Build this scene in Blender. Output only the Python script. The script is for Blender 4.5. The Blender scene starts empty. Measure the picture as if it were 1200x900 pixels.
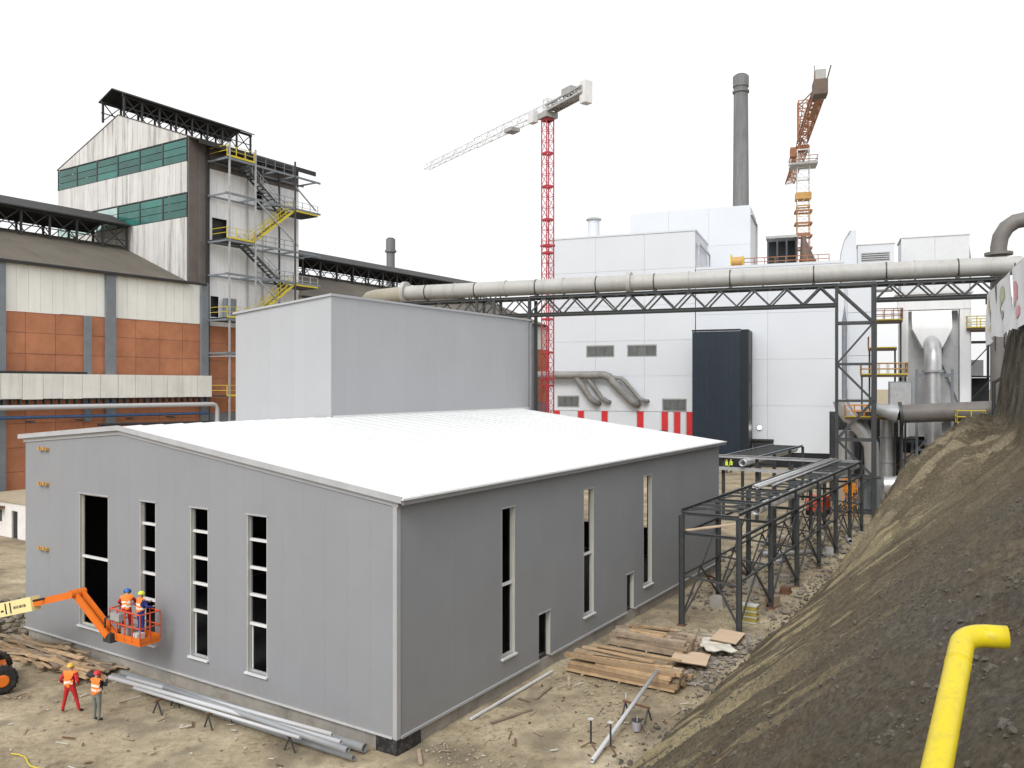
import bpy, bmesh, math, random
from mathutils import Vector, Matrix, noise

# ------------------------------------------------------------------ camera, sky, sun, exposure
SC = bpy.context.scene
COL = SC.collection
CAMZ, FPX, HORIZON = 12.0, 961.0, 452.0
cam = bpy.data.cameras.new('camera')
cam.sensor_width = 36.0
cam.lens = 36.0 * FPX / 1200.0
cam.shift_y = (HORIZON - 450.0) / 1200.0
cam.clip_start, cam.clip_end = 0.1, 6000.0
camo = bpy.data.objects.new('camera', cam)
camo.location = (0, 0, CAMZ)
camo.rotation_euler = (math.radians(90), 0, 0)
COL.objects.link(camo)
SC.camera = camo

SUN_EL = math.radians(42)
SUN_DIR = Vector((-0.36, -0.93, 0)).normalized()          # horizontal direction towards the sun: behind the camera, left
world = bpy.data.worlds.new('World')
SC.world = world
world.use_nodes = True
wn, wl = world.node_tree.nodes, world.node_tree.links
wn.clear()
sky = wn.new('ShaderNodeTexSky')
sky.sky_type = 'NISHITA'
sky.sun_disc = False
sky.sun_elevation = SUN_EL
sky.sun_rotation = math.atan2(SUN_DIR.x, SUN_DIR.y)
sky.dust_density = 6.0
sky.air_density = 1.0
bg_clear = wn.new('ShaderNodeBackground'); bg_clear.inputs['Strength'].default_value = 0.03
desat = wn.new('ShaderNodeHueSaturation'); desat.inputs['Saturation'].default_value = 0.2     # thin cloud greys the blue out
wl.new(sky.outputs[0], desat.inputs['Color']); wl.new(desat.outputs[0], bg_clear.inputs['Color'])
bg_cloud = wn.new('ShaderNodeBackground')
bg_cloud.inputs['Color'].default_value = (0.985, 0.99, 1.0, 1)
bg_cloud.inputs['Strength'].default_value = 0.46
addw = wn.new('ShaderNodeAddShader')
wo = wn.new('ShaderNodeOutputWorld')
wl.new(bg_clear.outputs[0], addw.inputs[0]); wl.new(bg_cloud.outputs[0], addw.inputs[1])
wl.new(addw.outputs[0], wo.inputs['Surface'])

sun = bpy.data.lights.new('sun', 'SUN')
sun.energy = 0.75
sun.angle = math.radians(22)
sun.color = (1.0, 0.98, 0.95)
suno = bpy.data.objects.new('sun', sun)
sd = Vector((SUN_DIR.x * math.cos(SUN_EL), SUN_DIR.y * math.cos(SUN_EL), math.sin(SUN_EL)))
suno.rotation_euler = sd.to_track_quat('Z', 'Y').to_euler()
suno.location = (-40, -20, 60)
COL.objects.link(suno)

SC.view_settings.view_transform = 'Standard'
SC.view_settings.look = 'None'
SC.view_settings.exposure = 1.0
SC.view_settings.gamma = 1.0
SC.view_settings.use_curve_mapping = False
SC.cycles.max_bounces = 5
SC.cycles.diffuse_bounces = 3
SC.cycles.glossy_bounces = 3
SC.cycles.use_denoising = True

# ------------------------------------------------------------------ frames of the place
RND = random.Random(7)
ORG = Vector((-3.74, 26.6, 0))                 # near corner of the grey hall
RX, RY = 0.539, 0.842                          # along the hall's long side, away
ROT = math.atan2(RY, RX)
WROT = -math.atan2(0.359, 0.933)               # the white works and the duct bridge run this way

def st(t, s, z=0.0):
    "hall frame (t along the long side, s to the left) -> world"
    return Vector((ORG.x + RX * t - RY * s, ORG.y + RY * t + RX * s, z))

def loc_on(o, base, rz):
    o.location = base; o.rotation_euler = (0, 0, rz)

# ------------------------------------------------------------------ materials
MATS = {}
def M(name, col, rough=0.6, metal=0.0, var=0.12, scale=1.2, bump=0.0, bscale=25.0, streak=None, dirt=None,
      dscale=0.6, damount=0.35, rand=0.0, emit=None, spec=0.4, space='world', bdist=0.02, splash=None):
    if name in MATS: return MATS[name]
    m = bpy.data.materials.new(name); m.use_nodes = True
    n, l = m.node_tree.nodes, m.node_tree.links
    b = n['Principled BSDF']
    b.inputs['Roughness'].default_value = rough
    b.inputs['Metallic'].default_value = metal
    b.inputs['Specular IOR Level'].default_value = spec
    if space == 'world':
        g = n.new('ShaderNodeNewGeometry'); pos = g.outputs['Position']
    else:
        g = n.new('ShaderNodeTexCoord'); pos = g.outputs['Object']
    nz = n.new('ShaderNodeTexNoise'); nz.inputs['Scale'].default_value = scale
    nz.inputs['Detail'].default_value = 6; nz.inputs['Roughness'].default_value = 0.62
    l.new(pos, nz.inputs['Vector'])
    mr = n.new('ShaderNodeMapRange')
    mr.inputs['From Min'].default_value = 0.28; mr.inputs['From Max'].default_value = 0.72
    mr.inputs['To Min'].default_value = 1 - var; mr.inputs['To Max'].default_value = 1 + var
    l.new(nz.outputs['Fac'], mr.inputs['Value'])
    fac = mr.outputs[0]
    if rand:
        oi = n.new('ShaderNodeObjectInfo')
        r2 = n.new('ShaderNodeMapRange'); r2.inputs['To Min'].default_value = 1 - rand; r2.inputs['To Max'].default_value = 1 + rand
        l.new(oi.outputs['Random'], r2.inputs['Value'])
        mu = n.new('ShaderNodeMath'); mu.operation = 'MULTIPLY'
        l.new(fac, mu.inputs[0]); l.new(r2.outputs[0], mu.inputs[1]); fac = mu.outputs[0]
    vm = n.new('ShaderNodeVectorMath'); vm.operation = 'SCALE'
    vm.inputs[0].default_value = col[:3]
    l.new(fac, vm.inputs['Scale'])
    out = vm.outputs[0]
    def blend(out, colr, scl, amount, stretch):
        mp = n.new('ShaderNodeMapping'); mp.inputs['Scale'].default_value = stretch
        l.new(pos, mp.inputs['Vector'])
        n2 = n.new('ShaderNodeTexNoise'); n2.inputs['Scale'].default_value = scl; n2.inputs['Detail'].default_value = 7
        n2.inputs['Roughness'].default_value = 0.68
        l.new(mp.outputs[0], n2.inputs['Vector'])
        rp = n.new('ShaderNodeMapRange')
        rp.inputs['From Min'].default_value = 0.50; rp.inputs['From Max'].default_value = 0.72
        rp.inputs['To Max'].default_value = amount
        l.new(n2.outputs['Fac'], rp.inputs['Value'])
        mx = n.new('ShaderNodeMix'); mx.data_type = 'RGBA'
        l.new(rp.outputs[0], mx.inputs['Factor']); l.new(out, mx.inputs['A'])
        mx.inputs['B'].default_value = (*colr[:3], 1)
        return mx.outputs['Result']
    if streak: out = blend(out, streak, 1.6, damount, (1, 1, 0.07))
    if dirt: out = blend(out, dirt, dscale, damount, (1, 1, 1))
    l.new(out, b.inputs['Base Color'])
    if splash:                                            # dried mud thrown up from the yard
        sz = n.new('ShaderNodeSeparateXYZ'); l.new(pos, sz.inputs[0])
        n3 = n.new('ShaderNodeTexNoise'); n3.inputs['Scale'].default_value = 2.6; n3.inputs['Detail'].default_value = 8; n3.inputs['Roughness'].default_value = 0.75
        l.new(pos, n3.inputs['Vector'])
        h1 = n.new('ShaderNodeMapRange'); h1.inputs['From Min'].default_value = 0.5; h1.inputs['From Max'].default_value = 1.5
        h1.inputs['To Min'].default_value = 0.62; h1.inputs['To Max'].default_value = 0.0; l.new(sz.outputs['Z'], h1.inputs['Value'])
        h2 = n.new('ShaderNodeMapRange'); h2.inputs['From Min'].default_value = 0.42; h2.inputs['From Max'].default_value = 0.68; l.new(n3.outputs['Fac'], h2.inputs['Value'])
        hm_ = n.new('ShaderNodeMath'); hm_.operation = 'MULTIPLY'; l.new(h1.outputs[0], hm_.inputs[0]); l.new(h2.outputs[0], hm_.inputs[1])
        mx = n.new('ShaderNodeMix'); mx.data_type = 'RGBA'; l.new(hm_.outputs[0], mx.inputs['Factor']); l.new(out, mx.inputs['A']); mx.inputs['B'].default_value = (*splash, 1)
        out = mx.outputs['Result']; l.new(out, b.inputs['Base Color'])
    if bump:
        nb = n.new('ShaderNodeTexNoise'); nb.inputs['Scale'].default_value = bscale; nb.inputs['Detail'].default_value = 5
        l.new(pos, nb.inputs['Vector'])
        bp = n.new('ShaderNodeBump'); bp.inputs['Strength'].default_value = bump; bp.inputs['Distance'].default_value = bdist
        l.new(nb.outputs['Fac'], bp.inputs['Height']); l.new(bp.outputs[0], b.inputs['Normal'])
    if emit:
        b.inputs['Emission Color'].default_value = (1, 0.97, 0.9, 1); b.inputs['Emission Strength'].default_value = emit
    MATS[name] = m
    return m

hall_grey = M('hall_grey_panel', (0.258, 0.268, 0.288), 0.48, 0, 0.045, 0.35, rand=0.008, dirt=(0.225, 0.226, 0.23), dscale=0.25, damount=0.25, splash=(0.27, 0.235, 0.18))
hall_pale = M('hall_pale_panel', (0.385, 0.396, 0.412), 0.5, 0, 0.03, 0.3, rand=0.012)
trim_grey = M('trim_grey', (0.37, 0.375, 0.39), 0.45, 0, 0.05)
trim_white = M('trim_white', (0.66, 0.67, 0.67), 0.45, 0, 0.05, dirt=(0.5, 0.48, 0.44), dscale=1.5, damount=0.3)
trim_cream = M('trim_cream', (0.52, 0.515, 0.47), 0.55, 0, 0.06)
roof_white = M('roof_white', (0.71, 0.72, 0.725), 0.45, 0, 0.03, 0.4, rand=0.012, dirt=(0.62, 0.62, 0.61), dscale=0.35, damount=0.3)
gutter_dark = M('gutter_dark', (0.22, 0.22, 0.23), 0.5)
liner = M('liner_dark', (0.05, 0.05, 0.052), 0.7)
concrete = M('concrete', (0.33, 0.31, 0.28), 0.9, 0, 0.2, 1.0, bump=0.4, dirt=(0.14, 0.13, 0.11), damount=0.7, dscale=0.9)
concrete_dark = M('bitumen_black', (0.025, 0.025, 0.028), 0.55, 0, 0.4, 3.0, dirt=(0.25, 0.24, 0.22), dscale=4, damount=0.4)
steel_dark = M('painted_steel_grey', (0.052, 0.057, 0.059), 0.5, 0.0, 0.2, 2.0, dirt=(0.07, 0.055, 0.045), dscale=1.5, damount=0.4)
steel_black = M('steel_black', (0.035, 0.036, 0.038), 0.6, 0, 0.2, 2.0)
steel_grey = M('steel_blue_grey', (0.19, 0.215, 0.24), 0.5, 0, 0.12, 1.2, dirt=(0.2, 0.17, 0.14), dscale=0.9, damount=0.4)
galv = M('galvanised', (0.42, 0.43, 0.44), 0.42, 0.35, 0.15, 2.0)
alu = M('aluminium_cladding', (0.60, 0.61, 0.62), 0.35, 0.6, 0.12, 1.5)
pipe_pvc = M('pipe_grey_plastic', (0.27, 0.285, 0.30), 0.4, 0, 0.1, 1.2, dirt=(0.3, 0.27, 0.22), dscale=1.4, damount=0.4)
pipe_white = M('pipe_white_plastic', (0.50, 0.51, 0.53), 0.35, 0, 0.08, 1.2, dirt=(0.4, 0.36, 0.3), dscale=1.2, damount=0.35)
duct_cream = M('duct_cream', (0.40, 0.40, 0.38), 0.5, 0, 0.1, 0.35, streak=(0.25, 0.235, 0.19), damount=0.45)
duct_brown = M('duct_brown', (0.16, 0.15, 0.142), 0.55, 0, 0.15, 0.6, dirt=(0.13, 0.09, 0.07), dscale=0.8, damount=0.5)
duct_tan = M('duct_tan', (0.34, 0.31, 0.25), 0.55, 0, 0.12, 0.6)
brick_mat = M('brick_orange', (0.455, 0.19, 0.10), 0.85, 0, 0.16, 0.6, bump=0.3, bscale=9, dirt=(0.34, 0.125, 0.06), dscale=0.5, damount=0.5, rand=0.08)
clad_cream = M('cladding_cream', (0.84, 0.84, 0.79), 0.6, 0, 0.05, 0.5, rand=0.03, streak=(0.62, 0.60, 0.54), damount=0.35)
clad_rusty = M('cladding_rust_stained', (0.59, 0.585, 0.57), 0.65, 0, 0.07, 0.5, rand=0.07, streak=(0.15, 0.13, 0.115), damount=0.85)
clad_dark = M('cladding_dark_rust', (0.14, 0.122, 0.112), 0.75, 0, 0.2, 0.6, rand=0.08, streak=(0.22, 0.19, 0.17), damount=0.6)
clad_white = M('cladding_white', (0.84, 0.85, 0.86), 0.55, 0, 0.05, 0.4, rand=0.03, streak=(0.6, 0.59, 0.57), damount=0.35)
strip_white = M('strip_white', (0.76, 0.75, 0.70), 0.7, 0, 0.1, 0.5, rand=0.04, streak=(0.5, 0.46, 0.38), damount=0.5)
roof_brown = M('roof_brown', (0.118, 0.104, 0.084), 0.85, 0, 0.18, 0.35, rand=0.05, dirt=(0.10, 0.085, 0.07), dscale=0.4, damount=0.5)
roof_black = M('roof_black', (0.035, 0.034, 0.034), 0.7, 0, 0.25, 0.8, rand=0.1)
glass_green = M('glass_green', (0.020, 0.118, 0.098), 0.15, 0, 0.25, 0.6, rand=0.35, spec=0.6)
glass_skylit = M('glass_sky_seen_through', (0.40, 0.55, 0.52), 0.2, 0, 0.15, 0.6, rand=0.2)  # pale because sky light seen through the panes is put into the colour
glass_dark = M('window_grey', (0.12, 0.13, 0.13), 0.25, 0, 0.2, 0.8, rand=0.1)
works_white = M('works_white_panel', (0.60, 0.63, 0.67), 0.5, 0, 0.03, 0.15, rand=0.015)
works_plinth = M('works_plinth', (0.47, 0.47, 0.46), 0.7, 0, 0.1, 0.4)
navy = M('navy_sheet', (0.008, 0.017, 0.030), 0.45, 0, 0.15, 0.4, rand=0.08)
navy_dark = M('navy_dark_copy', (0.005, 0.008, 0.013), 0.5, 0, 0.15, 0.4)  # darker copy of navy; on the portal's side it paints the shade
red_paint = M('red_paint', (0.55, 0.025, 0.03), 0.45, 0, 0.1, 0.8)
crane_red = M('crane_red', (0.46, 0.05, 0.07), 0.5, 0, 0.15, 1.0)
crane_white = M('crane_white', (0.66, 0.66, 0.66), 0.5, 0, 0.1, 0.5)
crane_grey = M('crane_grey', (0.36, 0.36, 0.35), 0.6, 0, 0.15, 0.5)
crane_rust = M('crane_rust_orange', (0.30, 0.13, 0.06), 0.6, 0, 0.2, 1.0)
crane_brown = M('crane_brown', (0.13, 0.09, 0.07), 0.65, 0, 0.25, 0.8)
crane_ochre = M('crane_ochre', (0.50, 0.29, 0.09), 0.55, 0, 0.15, 0.8)
stack_grey = M('stack_concrete', (0.17, 0.175, 0.18), 0.85, 0, 0.2, 0.2, streak=(0.27, 0.27, 0.27), damount=0.7)
yellow_paint = M('yellow_paint', (0.62, 0.50, 0.04), 0.45, 0, 0.1, 1.0)
yellow_pipe = M('yellow_pipe_paint', (0.60, 0.48, 0.010), 0.36, 0, 0.05, 5.0, bump=0.1, bscale=60, bdist=0.003, dirt=(0.36, 0.27, 0.06), dscale=16, damount=0.5)
orange_paint = M('orange_paint', (0.70, 0.16, 0.015), 0.4, 0, 0.1, 2.0, dirt=(0.28, 0.09, 0.03), dscale=4, damount=0.35)
red_rail = M('red_rail', (0.55, 0.08, 0.03), 0.45, 0, 0.1, 2.0)
boom_cream = M('boom_cream', (0.74, 0.68, 0.33), 0.4, 0, 0.05, 1.5)
flat_black = M('plain_black', (0.02, 0.02, 0.022), 0.6)
rubber = M('rubber', (0.018, 0.018, 0.018), 0.85, 0, 0.3, 6.0, dirt=(0.16, 0.13, 0.1), dscale=5, damount=0.5)
blue_paint = M('blue_pipe', (0.05, 0.10, 0.22), 0.45)
wood_a = M('timber_tan', (0.42, 0.295, 0.175), 0.85, 0, 0.22, 3.0, rand=0.32, bump=0.3, bscale=18, dirt=(0.20, 0.13, 0.08), dscale=1.6, damount=0.5)
wood_b = M('timber_weathered', (0.32, 0.25, 0.18), 0.9, 0, 0.25, 3.0, rand=0.4, bump=0.3, bscale=18, dirt=(0.13, 0.10, 0.075), dscale=1.4, damount=0.6)
plywood = M('plywood', (0.62, 0.47, 0.33), 0.75, 0, 0.1, 1.2, rand=0.1)
foil = M('plastic_foil', (0.66, 0.62, 0.54), 0.35, 0, 0.1, 1.5)
crate_olive = M('crate_olive', (0.33, 0.27, 0.06), 0.7, 0, 0.15, 1.5)
white_plaster = M('white_plaster', (0.74, 0.73, 0.71), 0.9, 0, 0.08, 0.8, dirt=(0.45, 0.40, 0.35), dscale=0.6, damount=0.6)
skin_mat = M('skin', (0.42, 0.24, 0.17), 0.6, 0, 0.05)
cloth_red = M('cloth_red', (0.46, 0.022, 0.025), 0.85, 0, 0.15, 6.0)
cloth_orange = M('vest_orange', (0.85, 0.21, 0.03), 0.7, 0, 0.08, 6.0)
cloth_lime = M('vest_lime', (0.62, 0.80, 0.04), 0.7, 0, 0.08, 6.0)
cloth_band = M('vest_reflective_band', (0.72, 0.70, 0.62), 0.4, 0, 0.05)
cloth_blue = M('cloth_blue', (0.025, 0.04, 0.20), 0.85, 0, 0.15, 6.0)
cloth_grey = M('cloth_grey_green', (0.19, 0.20, 0.175), 0.9, 0, 0.15, 6.0)
cloth_dark = M('cloth_dark', (0.03, 0.03, 0.038), 0.9, 0, 0.15, 6.0)
hat_blue = M('helmet_blue', (0.035, 0.16, 0.50), 0.35, 0, 0.03)
hat_yellow = M('helmet_yellow', (0.72, 0.45, 0.08), 0.35, 0, 0.03)
hat_lime = M('helmet_lime', (0.62, 0.72, 0.05), 0.35, 0, 0.03)
hat_red = M('helmet_red', (0.58, 0.03, 0.035), 0.35, 0, 0.03)
lamp_glow = M('lamp_glow', (0.9, 0.9, 0.85), 0.4, emit=14.0)
banner_white = M('banner_white', (0.74, 0.75, 0.76), 0.5, 0, 0.06, 0.6)
print_yellow = M('print_yellow', (0.62, 0.56, 0.28), 0.5)
print_green = M('print_green', (0.42, 0.48, 0.30), 0.5)
print_pink = M('print_pink', (0.66, 0.30, 0.33), 0.5)
print_grey = M('print_grey', (0.35, 0.35, 0.34), 0.5)
orange_crate = M('orange_plastic', (0.75, 0.28, 0.03), 0.45, 0, 0.1, 2.0)
steel_rust = M('rusty_steel', (0.15, 0.075, 0.045), 0.8, 0, 0.25, 3.0)

# ------------------------------------------------------------------ mesh collecting
class MB:
    def __init__(self):
        self.v = []; self.f = []; self.s = []; self.m = []
    def _add(self, vs, fs, smooth=False, mi=0):
        o = len(self.v)
        self.v += [tuple(p) for p in vs]
        self.f += [tuple(i + o for i in q) for q in fs]
        self.s += [smooth] * len(fs); self.m += [mi] * len(fs)
        return self
    HEX = [(0, 3, 2, 1), (4, 5, 6, 7), (0, 1, 5, 4), (1, 2, 6, 5), (2, 3, 7, 6), (3, 0, 4, 7)]
    def hexa(self, a, mi=0):
        return self._add(a, MB.HEX, False, mi)
    def box(self, x0, y0, z0, x1, y1, z1, mi=0):
        if x0 > x1: x0, x1 = x1, x0
        if y0 > y1: y0, y1 = y1, y0
        if z0 > z1: z0, z1 = z1, z0
        return self.hexa([(x0, y0, z0), (x1, y0, z0), (x1, y1, z0), (x0, y1, z0),
                          (x0, y0, z1), (x1, y0, z1), (x1, y1, z1), (x0, y1, z1)], mi)
    def bar(self, p, q, w, h=None, up=(0, 0, 1), mi=0):
        p, q = Vector(p), Vector(q); h = w if h is None else h
        d = (q - p)
        if d.length < 1e-6: return self
        d.normalize(); up = Vector(up)
        if abs(d.dot(up)) > 0.98: up = Vector((1, 0, 0)) if abs(d.x) < 0.9 else Vector((0, 1, 0))
        sx = d.cross(up).normalized(); sz = sx.cross(d).normalized()
        a, b = sx * (w / 2), sz * (h / 2)
        return self.hexa([p - a - b, p + a - b, q + a - b, q - a - b, p - a + b, p + a + b, q + a + b, q - a + b], mi)
    def hbeam(self, p, q, w, h, tf=0.03, up=(0, 0, 1), mi=0):
        p, q = Vector(p), Vector(q); d = (q - p).normalized(); up = Vector(up)
        if abs(d.dot(up)) > 0.98: up = Vector((1, 0, 0))
        sx = d.cross(up).normalized(); sz = sx.cross(d).normalized()
        o = sz * (h / 2 - tf / 2)
        self.bar(p + o, q + o, w, tf, sz, mi); self.bar(p - o, q - o, w, tf, sz, mi)
        return self.bar(p, q, tf, h - 2 * tf, sz, mi)
    def tube(self, pts, r, n=12, cap=True, mi=0, smooth=True):
        pts = [Vector(p) for p in pts]
        rs = r if isinstance(r, (list, tuple)) else [r] * len(pts)
        prev = None; rings = []
        for i, p in enumerate(pts):
            if i == 0: d = pts[1] - p
            elif i == len(pts) - 1: d = p - pts[i - 1]
            else: d = (pts[i + 1] - p).normalized() + (p - pts[i - 1]).normalized()
            d.normalize()
            if prev is None:
                u = Vector((0, 0, 1)) if abs(d.z) < 0.9 else Vector((1, 0, 0))
                a = d.cross(u).normalized()
            else:
                a = (prev - d * prev.dot(d)).normalized()
            prev = a; b = d.cross(a)
            rings.append([p + (a * math.cos(2 * math.pi * k / n) + b * math.sin(2 * math.pi * k / n)) * rs[i] for k in range(n)])
        vs = [q for ring in rings for q in ring]; fs = []
        for i in range(len(rings) - 1):
            for k in range(n):
                k2 = (k + 1) % n
                fs.append((i * n + k, i * n + k2, (i + 1) * n + k2, (i + 1) * n + k))
        self._add(vs, fs, smooth, mi)
        if cap:
            self._add(rings[0], [tuple(range(n - 1, -1, -1))], False, mi)
            self._add(rings[-1], [tuple(range(n))], False, mi)
        return self
    def pipe(self, pts, r, wall, n=14, mi=0):
        "open-ended pipe with a real wall"
        a = MB().tube(pts, r, n, False); b = MB().tube(pts, r - wall, n, False)
        L = len(a.v)
        vs = a.v + b.v
        fs = list(a.f) + [tuple(reversed([i + L for i in q])) for q in b.f]
        sm = [True] * len(fs)
        k0 = L - n
        for k in range(n):
            k2 = (k + 1) % n
            fs.append((k2, k, L + k, L + k2)); fs.append((k0 + k, k0 + k2, L + k0 + k2, L + k0 + k)); sm += [False, False]
        o = len(self.v)
        self.v += vs; self.f += [tuple(i + o for i in q) for q in fs]; self.s += sm; self.m += [mi] * len(fs)
        return self
    def prism(self, prof, a, b, axis='x', mi=0):
        "closed profile (list of 2-D points) swept from a to b along an axis"
        def P(u, v, w): return {'x': (w, u, v), 'y': (u, w, v), 'z': (u, v, w)}[axis]
        n = len(prof)
        vs = [P(u, v, a) for u, v in prof] + [P(u, v, b) for u, v in prof]
        fs = [tuple(range(n - 1, -1, -1)), tuple(range(n, 2 * n))] + [(i, (i + 1) % n, n + (i + 1) % n, n + i) for i in range(n)]
        return self._add(vs, fs, False, mi)
    def ico(self, c, r, sq=(1, 1, 1), jitter=0.25, rng=RND, mi=0):
        t = (1 + 5 ** 0.5) / 2
        base = [(-1, t, 0), (1, t, 0), (-1, -t, 0), (1, -t, 0), (0, -1, t), (0, 1, t), (0, -1, -t), (0, 1, -t), (t, 0, -1), (t, 0, 1), (-t, 0, -1), (-t, 0, 1)]
        fs = [(0, 11, 5), (0, 5, 1), (0, 1, 7), (0, 7, 10), (0, 10, 11), (1, 5, 9), (5, 11, 4), (11, 10, 2), (10, 7, 6), (7, 1, 8),
              (3, 9, 4), (3, 4, 2), (3, 2, 6), (3, 6, 8), (3, 8, 9), (4, 9, 5), (2, 4, 11), (6, 2, 10), (8, 6, 7), (9, 8, 1)]
        vs = []
        for x, y, z in base:
            k = r / 1.9 * (1 + rng.uniform(-jitter, jitter))
            vs.append((c[0] + x * k * sq[0], c[1] + y * k * sq[1], c[2] + z * k * sq[2]))
        return self._add(vs, fs, False, mi)
    def mesh(self, name, mats, recalc=True):
        me = bpy.data.meshes.new(name)
        me.from_pydata(self.v, [], self.f)
        me.polygons.foreach_set('use_smooth', self.s)
        me.polygons.foreach_set('material_index', self.m)
        for m in (mats if isinstance(mats, (list, tuple)) else [mats]): me.materials.append(m)
        if recalc:
            bm = bmesh.new(); bm.from_mesh(me); bmesh.ops.recalc_face_normals(bm, faces=bm.faces); bm.to_mesh(me); bm.free()
        me.update()
        return me
    def build(self, name, mats, parent=None, recalc=True):
        return link(name, self.mesh(name, mats, recalc), parent)

def link(name, me, parent=None, loc=None, rz=None):
    o = bpy.data.objects.new(name, me); COL.objects.link(o)
    if parent is not None: o.parent = parent
    if loc is not None: o.location = loc
    if rz is not None: o.rotation_euler = (0, 0, rz)
    return o

def tag(o, label, cat, group=None):
    o['label'] = label; o['category'] = cat
    if group: o['group'] = group
    return o

def thing(name, label, cat, loc=(0, 0, 0), rz=0.0, group=None):
    o = bpy.data.objects.new(name, None); COL.objects.link(o)
    o.empty_display_size = 0.3
    o.location = loc; o.rotation_euler = (0, 0, rz)
    return tag(o, label, cat, group)

def hall_thing(name, label, cat, t=0.0, s=0.0, z=0.0, group=None):
    return thing(name, label, cat, st(t, s, z), ROT, group)

def copy_tree(o, parent=None, depth=0):
    c = o.copy(); COL.objects.link(c); c.parent = parent
    for ch in list(o.children):
        copy_tree(ch, c, depth + 1)
    return c

def bx(name, mat, parent, *b):
    m = MB()
    if isinstance(b[0], (tuple, list)):
        for q in b: m.box(*q)
    else: m.box(*b)
    return m.build(name, mat, parent)

def stones(name, label, cat, mat, spots, parent=None):
    m = MB()
    for (p, r, sq) in spots: m.ico(p, r, sq, 0.35)
    o = m.build(name, mat, parent, recalc=False)
    o['kind'] = 'stuff'
    if parent is None: tag(o, label, cat)
    return o
# ------------------------------------------------------------------ ground and hillside
def ground_material():
    m = bpy.data.materials.new('trodden_sand'); m.use_nodes = True
    n, l = m.node_tree.nodes, m.node_tree.links
    b = n['Principled BSDF']; b.inputs['Roughness'].default_value = 0.95; b.inputs['Specular IOR Level'].default_value = 0.15
    g = n.new('ShaderNodeNewGeometry')
    def nz(scale, detail=8, rough=0.65):
        t = n.new('ShaderNodeTexNoise'); t.inputs['Scale'].default_value = scale; t.inputs['Detail'].default_value = detail
        t.inputs['Roughness'].default_value = rough; l.new(g.outputs['Position'], t.inputs['Vector']); return t.outputs['Fac']
    def ramp(fac, stops):
        r = n.new('ShaderNodeValToRGB'); l.new(fac, r.inputs[0])
        while len(r.color_ramp.elements) < len(stops): r.color_ramp.elements.new(0.5)
        for e, (p, c) in zip(r.color_ramp.elements, stops): e.position = p; e.color = (*c, 1)
        return r.outputs[0]
    def mix(f, a, c, mode='MIX'):
        x = n.new('ShaderNodeMix'); x.data_type = 'RGBA'; x.blend_type = mode
        if isinstance(f, float): x.inputs['Factor'].default_value = f
        else: l.new(f, x.inputs['Factor'])
        l.new(a, x.inputs['A'])
        if isinstance(c, tuple): x.inputs['B'].default_value = (*c, 1)
        else: l.new(c, x.inputs['B'])
        return x.outputs['Result']
    base = ramp(nz(0.22), [(0.32, (0.19, 0.155, 0.105)), (0.46, (0.325, 0.27, 0.185)), (0.57, (0.40, 0.34, 0.235)), (0.68, (0.52, 0.45, 0.33))])
    fine = ramp(nz(4.0, 10, 0.75), [(0.30, (0.5, 0.48, 0.46)), (0.5, (1, 1, 1)), (0.70, (1.35, 1.33, 1.28))])
    c = mix(0.85, base, fine, 'MULTIPLY')
    damp = n.new('ShaderNodeMapRange'); damp.inputs['From Min'].default_value = 0.50; damp.inputs['From Max'].default_value = 0.62
    damp.inputs['To Max'].default_value = 0.7
    l.new(nz(0.5, 5), damp.inputs['Value'])
    c = mix(damp.outputs[0], c, (0.165, 0.138, 0.10))
    peb = n.new('ShaderNodeTexVoronoi'); peb.inputs['Scale'].default_value = 7.0; l.new(g.outputs['Position'], peb.inputs['Vector'])
    pr = n.new('ShaderNodeMapRange'); pr.inputs['From Min'].default_value = 0.08; pr.inputs['From Max'].default_value = 0.28
    pr.inputs['To Min'].default_value = 0.5; pr.inputs['To Max'].default_value = 0.0
    l.new(peb.outputs['Distance'], pr.inputs['Value'])
    c = mix(pr.outputs[0], c, (0.43, 0.385, 0.30))
    l.new(c, b.inputs['Base Color'])
    bp = n.new('ShaderNodeBump'); bp.inputs['Strength'].default_value = 0.7; bp.inputs['Distance'].default_value = 0.08
    l.new(nz(3.0, 9, 0.7), bp.inputs['Height']); l.new(bp.outputs[0], b.inputs['Normal'])
    return m

def axis_steps(lo, hi, step, far):
    a = []; x = lo
    while x <= hi: a.append(x); x += step
    out = [lo - d for d in far[::-1]] + a + [a[-1] + d for d in far]
    return out

gx = axis_steps(-26.0, 14.0, 0.28, [1, 3, 7, 15, 30, 60, 120, 250, 500, 1000, 2500])
gy = axis_steps(24.0, 62.0, 0.28, [1, 3, 7, 15, 30, 60, 120, 250, 500, 1000, 2500])
gv = []; gf = []
for j, y in enumerate(gy):
    for i, x in enumerate(gx):
        z = 0.05 * (noise.noise(Vector((x * 0.35, y * 0.35, 3))) + 0.6 * noise.noise(Vector((x * 1.3, y * 1.3, 9)))) - 0.02
        gv.append((x, y, z))
W = len(gx)
for j in range(len(gy) - 1):
    for i in range(W - 1):
        gf.append((j * W + i, j * W + i + 1, (j + 1) * W + i + 1, (j + 1) * W + i))
gm = bpy.data.meshes.new('ground'); gm.from_pydata(gv, [], gf); gm.polygons.foreach_set('use_smooth', [True] * len(gf))
gm.materials.append(ground_material())
ground = link('ground', gm); ground['kind'] = 'structure'

def smooth(a, b, x):
    if a == b: return 0.0 if x < a else 1.0
    k = max(0.0, min(1.0, (x - a) / (b - a))); return k * k * (3 - 2 * k)

def fbm(x, y, z, octv=4):
    v, a, f = 0.0, 1.0, 1.0
    for _ in range(octv):
        v += a * noise.noise(Vector((x * f, y * f, z))); a *= 0.5; f *= 2.1
    return v

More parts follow.
